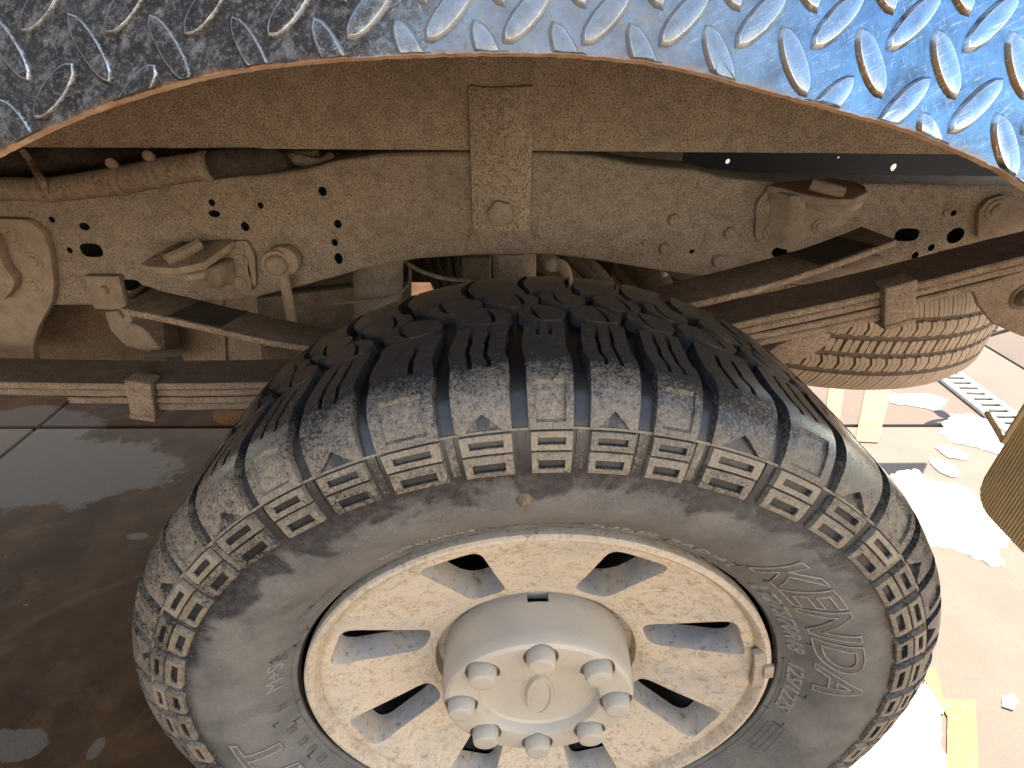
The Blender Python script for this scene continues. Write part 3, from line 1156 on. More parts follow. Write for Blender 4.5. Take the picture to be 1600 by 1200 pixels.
# moulded nub and the tick cracks by the bead
bm = bmesh.new()
c0 = side_pt(R(94.6), .322)
nn = (side_pt(R(94.6), .322, 1.0) - c0)
mt = Matrix.Translation(c0 + nn * .0015) @ nn.to_track_quat('Z', 'Y').to_matrix().to_4x4()
bmesh.ops.create_cone(bm, cap_ends=True, segments=20, radius1=.0075, radius2=.003, depth=.006, matrix=mt)
sharp_bevel(bm, .001, 2)
from_bm('moulded_nub', bm, M['under'], wheel, True, 40)
bm = bmesh.new()
for a0, r0 in ((86, .2585), (85, .277), (68, .266), (57, .2595), (54, .279), (47, .2585), (47.5, .283), (24, .285), (15, .262), (4, .283), (-6, .262), (-9, .279), (104, .2575), (118, .2575), (136, .2585), (141, .275), (157, .265), (160, .281), (151, .2595), (180, .262), (183, .284), (186, .269), (199, .277), (207, .279)):
    ln = rg.uniform(.5, 1.2)
    stroke(bm, a0, r0, a0 + rg.uniform(-.25, .25), r0 - .008 * ln, .0011, .0003)
    stroke(bm, a0, r0 - .002, a0 + 1.4 * ln, r0 - .002 + rg.uniform(-.002, .002), .0010, .0003)
o = from_bm('rubber_cracks', bm, M['black'], wheel)
o['kind'] = 'stuff'

# rim ------------------------------------------------------------------
front = [(.0, .052), (.095, .062), (.1135, .062), (.1160, .0478), (.122, .0452), (.160, .0330), (.205, .0190), (.2260, .0120), (.2310, .0105), (.2338, .0112), (.2354, .0120), (.2368, .0105), (.2384, .0065), (.2406, .0025), (.2432, .0006), (.2468, .0008), (.2488, .0030), (.2492, .0070)]
back = [(.2492, .014), (.2430, .022), (.2320, .028), (.2270, .042), (.2220, .044), (.2050, .047), (.160, .062), (.120, .084), (.105, .094), (.0, .096)]
bm = lathe_y(front + back, 0, WZ, 160)
bmesh.ops.recalc_face_normals(bm, faces=bm.faces)
rim = from_bm('rim', bm, [M['rim'], M['rimwall']], wheel)
cutbm = bmesh.new()
WIN = [22, 67, 114, 160, 204, 249, 292, 337]


def rounded(poly, rad, n=5):
    out = []
    k = len(poly)
    for i in range(k):
        p0, p1, p2 = Vector(poly[i - 1]), Vector(poly[i]), Vector(poly[(i + 1) % k])
        rd = rad[i] if isinstance(rad, (list, tuple)) else rad
        a = p1 + (p0 - p1).normalized() * rd
        b = p1 + (p2 - p1).normalized() * rd
        for j in range(n + 1):
            t_ = j / n
            out.append(a * (1 - t_) ** 2 + p1 * 2 * t_ * (1 - t_) + b * t_ ** 2)
    return out


for a in WIN:
    ca, sa = math.cos(R(a)), math.sin(R(a))
    rings = []
    for yy, sc, shrink in ((-.03, 1, -.006), (.012, 1.0, -.0015), (.030, 1.0, .0015), (.075, 1.0, .0040), (.13, 1.0, .0055)):
        ro_, ri_ = .2230 - shrink, .126 + shrink
        wo, wi = .0310 - shrink, .0215 - shrink
        pl = rounded([(ro_, wo), (ri_, wi), (ri_, -wi), (ro_, -wo)], [.0135, .0140, .0140, .0135])
        rings.append([cutbm.verts.new((p.x * ca - p.y * sa, yy, WZ + p.x * sa + p.y * ca)) for p in pl])
    cutbm.faces.new(rings[0])
    cutbm.faces.new(rings[-1][::-1])
    for r0_, r1_ in zip(rings, rings[1:]):
        n = len(r0_)
        for k in range(n):
            cutbm.faces.new((r0_[k], r1_[k], r1_[(k + 1) % n], r0_[(k + 1) % n]))
cut = from_bm('cutter', cutbm, M['rimwall'])
bool_cut(rim, cut)
bm = bmesh.new()
bm.from_mesh(rim.data)
ed = []
for e in bm.edges:
    if len(e.link_faces) == 2 and e.link_faces[0].material_index != e.link_faces[1].material_index and e.verts[0].co.y < .06:
        ed.append(e)
if ed:
    bmesh.ops.bevel(bm, geom=ed, offset=.0034, segments=4, affect='EDGES', profile=.5, clamp_overlap=True)
bm.to_mesh(rim.data)
bm.free()
shade_angle(rim, 32)
at = rim.data.attributes.new('rimedge', 'FLOAT', 'POINT')
vals = []
for v in rim.data.vertices:
    rr_ = math.hypot(v.co.x, v.co.z - WZ)
    vals.append(float(np.interp(rr_, [.224, .231, .2352, .238, .2405, .244], [0, .35, .8, .5, .3, .15])))
at.data.foreach_set('value', vals)

from_bm('rim_barrel', lathe_y([(.2265, .05), (.212, .09), (.208, .15), (.222, .185), (.235, .20), (.238, .20), (.225, .18), (.212, .15), (.216, .09), (.229, .055)], 0, WZ, 96, True), M['drum'], wheel, True, 40)
bm = lathe_y([(0, .115), (.12, .115), (.165, .118), (.172, .125), (.172, .19), (0, .19)], 0, WZ, 72)
from_bm('brake_drum', bm, M['drum'], wheel, True, 35)

# clip-on balance weight at the rim lip
bm = bmesh.new()
for k in range(5):
    a0 = R(17 - k * 2.9)
    c_ = Vector((.2362 * math.cos(a0), .004, WZ + .2362 * math.sin(a0)))
    box(bm, c_, (.0115, .007, .0135), Matrix.Rotation(-a0, 3, 'Y'))
a0 = R(11.2)
box(bm, (.2445 * math.cos(a0), -.0005, WZ + .2445 * math.sin(a0)), (.010, .005, .020), Matrix.Rotation(-a0, 3, 'Y'))
sharp_bevel(bm, .001, 2)
from_bm('wheel_weight', bm, M['lightdirt'], wheel, True, 40)

# hub cap ----------------------------------------------------------------
YF = -.0038
rc = .1045
capprof = [(rc + .002, .056), (rc + .0015, .040), (rc, .012), (rc - .0008, YF + .0065), (rc - .0028, YF + .0022), (rc - .0065, YF), (.0690, YF), (.0665, YF + .0006), (.0652, YF + .0026), (.0628, YF + .0102), (.0600, YF + .0124), (.035, YF + .0128), (0, YF + .0128)]
bm = lathe_y(capprof + [(0, .060), (rc - .004, .060)], 0, WZ, 128, True)
bmesh.ops.recalc_face_normals(bm, faces=bm.faces)
cap = from_bm('hub_cap', bm, [M['cap'], M['black']], wheel)
cutbm = bmesh.new()
bmesh.ops.create_cube(cutbm, size=1, matrix=Matrix.Translation((-.002, .0495, WZ + rc)) @ Matrix.Diagonal((.0225, .0125, .018, 1)))
for k in range(8):
    a = R(90 + 45 * k + 1)
    mt = Matrix.Translation((.0835 * math.cos(a), YF - .0035, WZ + .0835 * math.sin(a))) @ Matrix.Rotation(R(90), 4, 'X')
    bmesh.ops.create_cone(cutbm, cap_ends=True, segments=40, radius1=.0178, radius2=.0186, depth=.022, matrix=mt)
cut = from_bm('cutter', cutbm, M['cap'])
bool_cut(cap, cut)
# dark inside of the notch
shade_angle(cap, 30)
boxo('cap_notch', (-.002, .0495, WZ + rc - .0098), (.0215, .0115, .002), M['black'], wheel, 0)
for k in range(8):
    a = R(90 + 45 * k + 1)
    cx_, cz_ = .0835 * math.cos(a), WZ + .0835 * math.sin(a)
    pf = [(.0150, YF + .0055), (.0146, YF - .003), (.0141, YF - .0085), (.0130, YF - .0112), (.0108, YF - .0122), (.006, YF - .0119), (0, YF - .0118)]
    from_bm('lug_cover', lathe_y(pf, cx_, cz_, 32), M['cap'], wheel, True, 40)
bm = bmesh.new()
pts = [(.0139 * math.cos(2 * PI * k / 48), .0345 * math.sin(2 * PI * k / 48)) for k in range(48)]
rings = []
for sc, dy in ((1.08, .0132), (1.06, .0098), (1.0, .0078), (.88, .0078), (.85, .0094), (.80, .0092)):
    rings.append([bm.verts.new((.0015 + p[0] * sc, YF + dy, WZ - .003 + p[1] * (1 - (1 - sc) * .45))) for p in pts])
for r0_, r1_ in zip(rings, rings[1:]):
    for k in range(48):
        bm.faces.new((r0_[k], r1_[k], r1_[(k + 1) % 48], r0_[(k + 1) % 48]))
bm.faces.new(rings[-1])
from_bm('oval_badge', bm, M['cap'], wheel, True, 40)

# ---------------------------------------------------------------- fender: diamond plate skirt with a cut arch
TILT = math.tan(R(19))
ZREF, YREF = .985, -.040


def plate_y(zz):
    return YREF + (zz - ZREF) * TILT


def plate_pt(px, py):
    d = ray(px, py)
    # plane y = YREF + (z-ZREF)*TILT
    o = Vector(CAM)
    t_ = (YREF + (o.z - ZREF) * TILT - o.y) / (d.y - d.z * TILT)
    return o + d * t_


arch_pix = [(-140, 300), (-60, 268), (0, 238), (70, 203), (150, 170), (240, 141), (345, 114), (450, 99), (560, 90), (700, 84), (800, 83), (900, 86), (1010, 97), (1100, 115), (1180, 137), (1260, 158), (1340, 180), (1420, 203), (1500, 236), (1560, 264), (1600, 290), (1680, 345), (1760, 410)]
arch = [plate_pt(a, b) for a, b in arch_pix]
lft, rgt = arch[0], arch[-1]
arch = [Vector((-1.25, 0, .865)), Vector((lft.x - .075, 0, .866)), Vector((lft.x - .05, 0, .885))] + arch + [Vector((rgt.x + .03, 0, .866)), Vector((rgt.x + .06, 0, .852)), Vector((.95, 0, .850))]
arch = smooth_path(arch, 10)
ax_ = np.array([p.x for p in arch])
az_ = np.array([p.z for p in arch])
TOPZ = 1.085


def arch_z(xx):
    return float(np.interp(xx, ax_, az_)) + .0004 * pnoise(Vector((xx * 160, 0, 0))) + .0004 * pnoise(Vector((xx * 420, 3, 0)))


bm = bmesh.new()
xs_ = np.unique(np.concatenate([np.linspace(ax_[0], ax_[-1], 160), np.linspace(lft.x - .06, rgt.x + .05, 460)]))
th = Vector((0, .0055, -.0055 * TILT)).normalized() * .0042      # plate thickness, inwards along its normal
nrm = Vector((0, -1, TILT)).normalized()
wear_l = bm.verts.layers.float.new('wear')
rust_l = bm.verts.layers.float.new('rust')
NR = 10
grid = []
for xx in xs_:
    z0 = arch_z(xx)
    col_ = []
    for k in range(NR):
        q = (k / (NR - 1)) ** 2.2
        zz = z0 + (TOPZ - z0) * q
        v = bm.verts.new((xx, plate_y(zz), zz))
        v[rust_l] = 1.0 if k == 0 else (.25 if k == 1 else 0)
        v[wear_l] = .35 if k == 0 else 0
        col_.append(v)
    b0 = bm.verts.new(Vector((xx, plate_y(z0), z0)) - nrm * .0042)
    b1 = bm.verts.new(Vector((xx, plate_y(TOPZ), TOPZ)) - nrm * .0042)
    grid.append((col_, b0, b1))
for (c0, b0, t0), (c1, b1, t1) in zip(grid, grid[1:]):
    for k in range(NR - 1):
        bm.faces.new((c0[k], c1[k], c1[k + 1], c0[k + 1]))
    f = bm.faces.new((b0, b1, c1[0], c0[0]))
    f.material_index = 1
    bm.faces.new((t0, t1, b1, b0)).material_index = 2
    bm.faces.new((c0[-1], c1[-1], t1, t0))
# raised lozenges, two directions in a staggered lattice
o1, o2, o3 = plate_pt(1310, 32), plate_pt(1430, 36), plate_pt(1240, 97)
DX = (o2 - o1).length * .985
DZ = abs(o1.z - o3.z) * 2 * 1.0
ez = Vector((0, TILT, 1)).normalized()


def lozenge(cxp, czp, ang, L=.0318, W=.0112, h=.0022):
    prof_ = []
    N = 12
    for k in range(N + 1):
        u = -1 + 2 * k / N
        prof_.append((u, (1 - abs(u) ** 2.2) ** .58))
    lo = [(u * L / 2, v_ * W / 2) for u, v_ in prof_] + [(u * L / 2, -v_ * W / 2) for u, v_ in prof_[-2:0:-1]]
    ca, sa = math.cos(ang), math.sin(ang)
    zc = ZREF + czp
    rings = []
    for sc, hh_, wv in ((1.06, -.0002, .0), (1.0, .0003, .1), (.74, h * .93, .8), (.66, h, .25), (.0, h, .08)):
        ring = []
        for u, v_ in (lo if sc > 0 else [(0, 0)]):
            uu_, vv_ = u * (1 - (1 - sc) * .45), v_ * sc
            if sc == 0:
                uu_ = vv_ = 0
            X_ = cxp + uu_ * ca - vv_ * sa
            s_ = czp + (uu_ * sa + vv_ * ca)
            Z_ = ZREF + s_
            za = arch_z(X_)
            hz = hh_
            if Z_ < za + .0006:
                Z_ = za + .0006
                hz = min(hz, .0016)
            p = Vector((X_, plate_y(Z_), Z_)) + nrm * hz
            v = bm.verts.new(p)
            v[wear_l] = wv
            ring.append(v)
        rings.append(ring)
    for r0_, r1_ in zip(rings, rings[1:]):
        n = len(r0_)
        for k in range(n):
            try:
                if len(r1_) == 1:
                    bm.faces.new((r0_[k], r0_[(k + 1) % n], r1_[0]))
                else:
                    bm.faces.new((r0_[k], r0_[(k + 1) % n], r1_[(k + 1) % n], r1_[k]))
            except ValueError:
                pass


for i in range(-42, 26):
    for j in range(-6, 4):
        for half in (0, 1):
            xx = o1.x + (i + .5 * half) * DX
            zz = o1.z - ZREF + (j + .5 * half) * DZ
            if not (ax_[0] + .02 < xx < ax_[-1] - .02):
                continue
            z_ = zz + ZREF
            if z_ > TOPZ - .02 or z_ < arch_z(xx) - .004:
                continue
            lozenge(xx + random.uniform(-.0006, .0006), zz, R(46) if not half else R(118))
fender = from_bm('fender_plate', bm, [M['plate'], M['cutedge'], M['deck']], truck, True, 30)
fender['label'] = 'bare metal diamond plate fender with a dark reflection painted on its left and a rusty cut arch'

# deck over the wheels (above the frame of the photo) and its bearers
boxo('deck', (-.42, 1.02, 1.125), (3.06, 2.10, .05), M['deck'], truck, .004)
boxo('side_rail', (-.42, -.012, 1.083), (3.06, .03, .035), M['deck'], truck, .003)

# ---------------------------------------------------------------- bed sill, strap
sl = [P(-260, 229, .412), P(300, 232, .412), P(1440, 241, .412), P(1900, 246, .412)]
top = 1.099
pts = [Vector((p.x, .412, p.z)) for p in sl] + [Vector((sl[-1].x, .412, top)), Vector((sl[0].x, .412, top))]
solid('bed_sill', pts, (0, .06, 0), M['sill'], truck, .002)
st = [P(731, 140, .404), P(834, 140, .404), P(828, 361, .404), P(739, 361, .404)]
strap = solid('mounting_strap', st, (0, .0075, 0), M['sill'], truck, .0012)
disc_bolt('strap_bolt', P(782, 332, .404), (0, -1, 0), .0178, .011, M['bracket'], truck, 6, None, .0012, R(18))
bm = tube(smooth_path([P(733, 137, .408), P(760, 141, .408), P(800, 140, .408), P(833, 138, .408)], 6), .0035, 8)
from_bm('weld_bead', bm, M['sill'], truck, True)

# ---------------------------------------------------------------- frame rail (with its holes)
FY = .412
outline = [(-160, 330), (0, 305), (150, 285), (300, 275), (400, 274), (470, 266), (530, 250), (600, 240), (700, 238), (860, 239), (930, 244), (985, 256), (1040, 262), (1090, 266), (1130, 278), (1200, 284), (1400, 288), (1700, 292),
           (1760, 350), (1760, 452), (1560, 452), (1340, 452), (1140, 440), (1080, 431), (1010, 421), (930, 408), (860, 399), (740, 400), (650, 406), (560, 424), (470, 449), (390, 468), (345, 473), (280, 470), (235, 452), (215, 447), (185, 478), (86, 479), (-160, 479)]
rail = pix_solid('frame_rail', outline, FY, .075, [M['frame'], M['black']], truck, .007, 3, 40)
holes = [(504, 299, 6.5, 6.5), (331, 317, 5, 5), (335, 334, 9, 5), (407, 321, 4.5, 4.5), (383, 354, 6.5, 6.5), (528, 350, 6, 6), (523, 379, 5, 5), (529, 404, 6.5, 8), (132, 354, 8, 5.5), (81, 343, 4.5, 4.5), (109, 391, 4.5, 4.5), (143, 391, 17, 10), (1218, 394, 12, 8), (1417, 367, 19, 9), (1493, 368, 13, 11), (1455, 387, 5, 5), (1430, 399, 5, 5), (1081, 393, 4, 3), (1490, 333, 4.5, 4), (206, 446, 14, 9)]
cutbm = bmesh.new()
for (a, b, rx, ry) in holes:
    c_ = P(a, b, FY)
    k = (P(a + 1, b, FY) - c_).length
    n = 22
    loop = []
    for q in range(n):
        an = 2 * PI * q / n
        e_ = 2.0 if abs(rx - ry) < 5 else 3.0
        ux = math.copysign(abs(math.cos(an)) ** (2 / e_), math.cos(an)) * rx * k
        uz = math.copysign(abs(math.sin(an)) ** (2 / e_), math.sin(an)) * ry * k * 1.12
        loop.append(c_ + Vector((ux, -.02, uz)))
    extrude_poly(loop, (0, .075, 0), cutbm)
bmesh.ops.recalc_face_normals(cutbm, faces=cutbm.faces)
cut = from_bm('cutter', cutbm, M['black'])
bool_cut(rail, cut)
shade_angle(rail, 30)
rivets = [(840, 372, 5), (738, 369, 5), (590, 370, 5), (1052, 343, 10), (1038, 388, 10), (1140, 364, 11), (1122, 407, 11), (1008, 379, 6), (1070, 303, 4), (1005, 342, 4), (588, 326, 4), (860, 330, 4), (1478, 332, 6), (1282, 352, 10), (50, 335, 6)]
for (a, b, rp) in rivets:
    c_ = P(a, b, FY)
    k = (P(a + 1, b, FY) - c_).length
    disc_bolt('rivet', c_ + Vector((0, .0004, 0)), (0, -1, 0), rp * k, rp * k * .62, M['frame'], truck, 18, None, rp * k * .12, 0, True)

# far rail, with sunlit holes, and cross members that close the view under the bed
far = boxo('frame_rail', (0, 1.27, .80), (3.2, .006, .42), [M['shadesteel'], M['black']], truck, 0)
cutbm = bmesh.new()
for (a, b, rx) in ((1137, 252, 6), (966, 246, 5), (915, 238, 4), (1396, 261, 8), (1310, 246, 3)):
    c_ = P(a, b, 1.27)
    k = (P(a + 1, b, 1.27) - c_).length
    mt = Matrix.Translation(c_) @ Matrix.Rotation(R(90) + .17, 4, 'X')
    bmesh.ops.create_cone(cutbm, cap_ends=True, segments=16, radius1=rx * k * .65, radius2=rx * k * .65, depth=.3, matrix=mt)
cut = from_bm('cutter', cutbm, M['under'])
bool_cut(far, cut)
for xx in (-.62, -.02, .62):
    boxo('cross_member', (xx, .86, .95), (.09, .74, .085), M['shadesteel'], truck, .004)
boxo('bed_crossbar', (.24, .72, .93), (.045, .4, .06), M['frame'], truck, .004)
boxo('bed_floor_panel', (-.3, 1.0, 1.085), (3.0, 1.1, .02), M['shadesteel'], truck, .002)
boxo('bed_sill', (-.3, 1.27, 1.055), (3.2, .06, .045), M['shadesteel'], truck, .003)
boxo('blocker_box', (-.85, .95, .62), (1.1, .42, .44), M['under'], truck, .03)  # added box that blocks the bright far side under the truck
boxo('blocker_beam', (.02, 1.02, .66), (.72, .06, .34), M['under'], truck, .01)  # added beam, likewise blocking far side light

# ---------------------------------------------------------------- leaf springs
SY0, SY1 = .280, .345
curve = [(-1.25, .665), (-1.0, .637), (-.68, .6265), (-.52, .6240), (-.36, .6258), (-.18, .634), (0, .651), (.12, .676), (.245, .711), (.41, .7525), (.57, .7990), (.80, .862), (1.1, .940)]
cpath = smooth_path([(x_, 0, z_) for x_, z_ in curve], 10)
cX = np.array([p.x for p in cpath])
cZ = np.array([p.z for p in cpath])


def strip_mesh(x0, x1, off, thick, y0, y1, bevel=.0018, endcut=.0, jitter=.0006):
    """one leaf: a bar that follows the spring's curve, off below its top"""
    bm = bmesh.new()
    n = max(8, int((x1 - x0) / .025))
    sect = None
    rings = []
    for k in range(n + 1):
        xx = x0 + (x1 - x0) * k / n
        zz = float(np.interp(xx, cX, cZ))
        dz = (float(np.interp(xx + .01, cX, cZ)) - float(np.interp(xx - .01, cX, cZ))) / .02
        nx, nz = -dz / math.hypot(1, dz), 1 / math.hypot(1, dz)
        b_ = bevel
        jt = jitter * pnoise(Vector((xx * 60, off * 900, 0)))
        jy = jitter * 2 * pnoise(Vector((xx * 45, off * 700, 5)))
        pr_ = [(y0 + jy, -off - b_), (y0 + b_ + jy, -off + jt), (y1 - b_, -off + jt), (y1, -off - b_), (y1, -off - thick + b_), (y1 - b_, -off - thick), (y0 + b_ + jy, -off - thick), (y0 + jy, -off - thick + b_)]
        rings.append([bm.verts.new((xx + nx * d, yy, zz + nz * d)) for yy, d in pr_])
    for r0_, r1_ in zip(rings, rings[1:]):
        for q in range(8):
            f = bm.faces.new((r0_[q], r0_[(q + 1) % 8], r1_[(q + 1) % 8], r1_[q]))
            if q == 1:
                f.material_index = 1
    bm.faces.new(rings[0])
    bm.faces.new(rings[-1][::-1])
    return bm


spring = empty('leaf_spring', (0, .31, .6), truck)
TH = .0093
leafs = [(-1.2, 1.05), (-1.12, .98), (-.60, .585), (-.455, .43)]
leafs = [(-1.2, 1.05), (-1.1, .90), (-.60, .5525), (-.505, .445)]
for k, (x0, x1) in enumerate(leafs):
    off = k * (TH + .0014)
    b_ = strip_mesh(x0, x1, off, TH, SY0 + .0012 * (k % 2), SY1 - .001 * (k % 2))
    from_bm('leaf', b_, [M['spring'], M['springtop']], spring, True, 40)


def clamp(c_x, wx, y_out, lean, name='spring_clamp'):
    zz = float(np.interp(c_x, cX, cZ))
    dz = (float(np.interp(c_x + .01, cX, cZ)) - float(np.interp(c_x - .01, cX, cZ))) / .02
    rot = Matrix.Rotation(-math.atan(dz) + lean, 3, 'Y')
    hgt = TH * 4 + .012
    bm = bmesh.new()
    ctr = Vector((c_x, 0, zz - TH * 2))
    box(bm, Vector((ctr.x, y_out, ctr.z)) + rot @ Vector((0, 0, 0)), (wx, .009, hgt + .008), rot)
    box(bm, Vector((ctr.x, y_out + .0095, ctr.z)) + rot @ Vector((0, 0, hgt / 2 + .001)), (wx * .92, .021, .0065), rot)
    box(bm, Vector((ctr.x, (y_out + SY1) / 2, ctr.z)) + rot @ Vector((0, 0, -hgt / 2 - .001)), (wx, SY1 - y_out + .014, .0065), rot)
    box(bm, Vector((ctr.x - wx * .46, y_out + .004, ctr.z)) + rot @ Vector((0, 0, 0)), (wx * .1, .012, hgt), rot)
    sharp_bevel(bm, .003, 3)
    return from_bm(name, bm, M['spring'], spring, True, 40)


pr_ = P(1408, 468, .272)
clamp(pr_.x, .036, .273, R(-3))
pl_ = P(216, 612, .272)
clamp(pl_.x, .031, .273, R(11))
# rubber bump / pad pieces by the axle under the spring
ax1 = [P(1215, 540, .285), P(1262, 519, .285), P(1300, 521, .285), P(1296, 538, .285), P(1262, 560, .285), P(1225, 570, .285), P(1190, 560, .285)]
solid('axle_pad', ax1, (0, .07, 0), M['spring'], spring, .003)
solid('axle_pad', [P(330, 641, .285), P(420, 641, .285), P(420, 664, .285), P(345, 666, .285), P(331, 658, .285)], (0, .06, 0), M['rustedge'], spring, .004)

# overload leaf, ends showing at both sides of the tyre
ol = empty('overload_leaf', (0, .31, .72), truck)


def overload(front_px, back_px, th_, y0, y1, mark, name='leaf_end'):
    bm = bmesh.new()
    fp = smooth_path([P(a, b, y0) for a, b in front_px], 8)
    bpth = smooth_path([P(a, b, y1) for a, b in back_px], 8)
    rings = []
    for f_, b_ in zip(fp, bpth):
        rings.append([bm.verts.new(f_), bm.verts.new(b_), bm.verts.new(b_ - Vector((0, 0, th_))), bm.verts.new(f_ - Vector((0, 0, th_)))])
    for r0_, r1_ in zip(rings, rings[1:]):
        for q in range(4):
            fc = bm.faces.new((r0_[q], r0_[(q + 1) % 4], r1_[(q + 1) % 4], r1_[q]))
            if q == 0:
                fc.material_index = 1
    bm.faces.new(rings[0])
    bm.faces.new(rings[-1][::-1])
    bmesh.ops.recalc_face_normals(bm, faces=bm.faces)
    sharp_bevel(bm, .0018, 2, 50)
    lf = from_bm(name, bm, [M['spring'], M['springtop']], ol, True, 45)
    # thin dark sheet painting in the shaded, cleaned area on the leaf's top
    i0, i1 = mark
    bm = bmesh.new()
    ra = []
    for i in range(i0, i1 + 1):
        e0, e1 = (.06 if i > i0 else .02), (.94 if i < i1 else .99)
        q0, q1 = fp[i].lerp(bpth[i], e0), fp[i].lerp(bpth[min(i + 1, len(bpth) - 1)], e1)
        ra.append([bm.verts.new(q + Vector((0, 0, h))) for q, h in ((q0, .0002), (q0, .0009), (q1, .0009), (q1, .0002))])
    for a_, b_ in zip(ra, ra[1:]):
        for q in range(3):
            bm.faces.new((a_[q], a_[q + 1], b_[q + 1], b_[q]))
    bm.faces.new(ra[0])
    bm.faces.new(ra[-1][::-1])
    from_bm('shade_patch', bm, M['shadepatch'], ol)
    return lf


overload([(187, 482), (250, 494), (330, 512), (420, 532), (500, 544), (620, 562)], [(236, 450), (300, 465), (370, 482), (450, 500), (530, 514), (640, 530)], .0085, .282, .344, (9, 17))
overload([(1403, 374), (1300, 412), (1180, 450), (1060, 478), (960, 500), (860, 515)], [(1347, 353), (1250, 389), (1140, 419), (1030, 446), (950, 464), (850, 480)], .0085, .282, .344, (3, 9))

# ---------------------------------------------------------------- spring bump brackets on the rail
# right
br = empty('bump_bracket', P(1230, 340, .40), truck)
pix_solid('back_plate', rounded([(1204, 290), (1262, 300), (1300, 320), (1345, 322), (1318, 352), (1262, 362), (1252, 388), (1225, 390), (1188, 378), (1180, 370), (1183, 318)], 6), .4045, .0075, M['bracket'], br, .0022)
zf = P(1200, 291, .40).z
fl = [(1199, 290), (1212, 287), (1270, 300), (1310, 306), (1345, 306), (1358, 297), (1352, 288), (1330, 280), (1290, 277), (1250, 282)]
flp = [P(1199, 291, .398), P(1222, 295, .388), P(1262, 306, .366), P(1300, 312, .352), P(1335, 312, .348), P(1357, 300, .358), P(1352, 290, .372), P(1335, 283, .392), P(1300, 277, .404), P(1210, 284, .404)]
bm = bmesh.new()
tp = [bm.verts.new(p) for p in flp]
lo_ = [bm.verts.new(p - Vector((0, 0, .0085))) for p in flp]
f = bm.faces.new(tp)
f.material_index = 1
bm.faces.new(lo_[::-1])
for k in range(len(tp)):
    bm.faces.new((tp[k], tp[(k + 1) % len(tp)], lo_[(k + 1) % len(tp)], lo_[k]))
bmesh.ops.recalc_face_normals(bm, faces=bm.faces)
sharp_bevel(bm, .0015, 2, 40)
from_bm('shelf', bm, [M['bracket'], M['rustedge']], br, True, 40)
solid('lower_shelf', [P(1262, 312, .372), P(1300, 324, .360), P(1335, 320, .362), P(1350, 312, .38), P(1350, 312, .403), P(1262, 303, .403)], (0, 0, -.010), M['bracket'], br, .003)
solid('gusset', [P(1226, 296, .402), P(1263, 306, .370), P(1260, 340, .378), P(1250, 384, .396), P(1226, 388, .402)], (-.022, 0, 0), M['bracket'], br, .004)
bm = tube([P(1268, 288, .378), P(1296, 296, .366), P(1318, 302, .360)], [.0075, .0075, .0072], 8)
from_bm('bump_bolt', bm, M['bracket'], br, True, 40)
for (a, b) in ((1199, 325), (1204, 362), (1281, 354)):
    c_ = P(a, b, .404)
    disc_bolt('rivet', c_, (0, -1, 0), .0075, .003, M['bracket'], br, 18, (.0105, .0015), .0007, 0, True)
# left
bl = empty('bump_bracket', P(350, 410, .40), truck)
pix_solid('back_plate', rounded([(300, 404), (345, 398), (362, 378), (385, 376), (398, 400), (400, 448), (392, 456), (330, 450), (300, 440)], 7), .4045, .0075, M['bracket'], bl, .0022)
flp = [P(216, 413, .342), P(232, 418, .340), P(275, 420, .346), P(318, 412, .366), P(352, 388, .392), P(366, 377, .403), P(352, 374, .404), P(306, 377, .404), P(280, 376, .390), P(246, 392, .364)]
bm = bmesh.new()
tp = [bm.verts.new(p) for p in flp]
lo_ = [bm.verts.new(p - Vector((0, 0, .0085))) for p in flp]
f = bm.faces.new(tp)
f.material_index = 1
bm.faces.new(lo_[::-1])
for k in range(len(tp)):
    bm.faces.new((tp[k], tp[(k + 1) % len(tp)], lo_[(k + 1) % len(tp)], lo_[k]))
bmesh.ops.recalc_face_normals(bm, faces=bm.faces)
sharp_bevel(bm, .0015, 2, 40)
from_bm('shelf', bm, [M['bracket'], M['springtop']], bl, True, 40)
solid('lower_shelf', [P(245, 424, .352), P(290, 430, .352), P(318, 426, .362), P(330, 414, .385), P(330, 405, .403), P(245, 404, .403)], (0, 0, -.009), M['bracket'], bl, .003)
solid('gusset', [P(322, 420, .372), P(346, 402, .402), P(348, 444, .402), P(322, 452, .394)], (.018, 0, 0), M['bracket'], bl, .004)
bm = tube([P(260, 406, .352), P(285, 395, .368), P(312, 381, .388)], [.0072, .0075, .0075], 8)
from_bm('bump_bolt', bm, M['bracket'], bl, True, 40)
for (a, b) in ((321, 442), (375, 442), (377, 408), (358, 428)):
    disc_bolt('rivet', P(a, b, .404), (0, -1, 0), .0072, .003, M['bracket'], bl, 18, (.0095, .0015), .0007, 0, True)

# sway bar link
lk = empty('stabiliser_link', P(437, 411, .39), truck)
c_ = P(437, 411, .412)
disc_bolt('link_bolt', P(432, 413, .385), (.25, -1, -.05), .0165, .012, M['bracket'], lk, 12, (.0195, .003), .004, 0, True)
bm = lathe_y([(.0, .0), (.013, .0), (.0195, .004), (.021, .012), (.018, .024), (.0, .026)], P(440, 411, .385).x, P(440, 411, .385).z, 24, cy=.386)
from_bm('ball_joint', bm, M['bracket'], lk, True, 40)
bm = tube(smooth_path([P(441, 420, .395), P(447, 450, .397), P(455, 495, .40), P(462, 525, .402), P(474, 560, .405), P(490, 640, .41)], 5), .0072, 12)
from_bm('link_rod', bm, M['bracket'], lk, True)

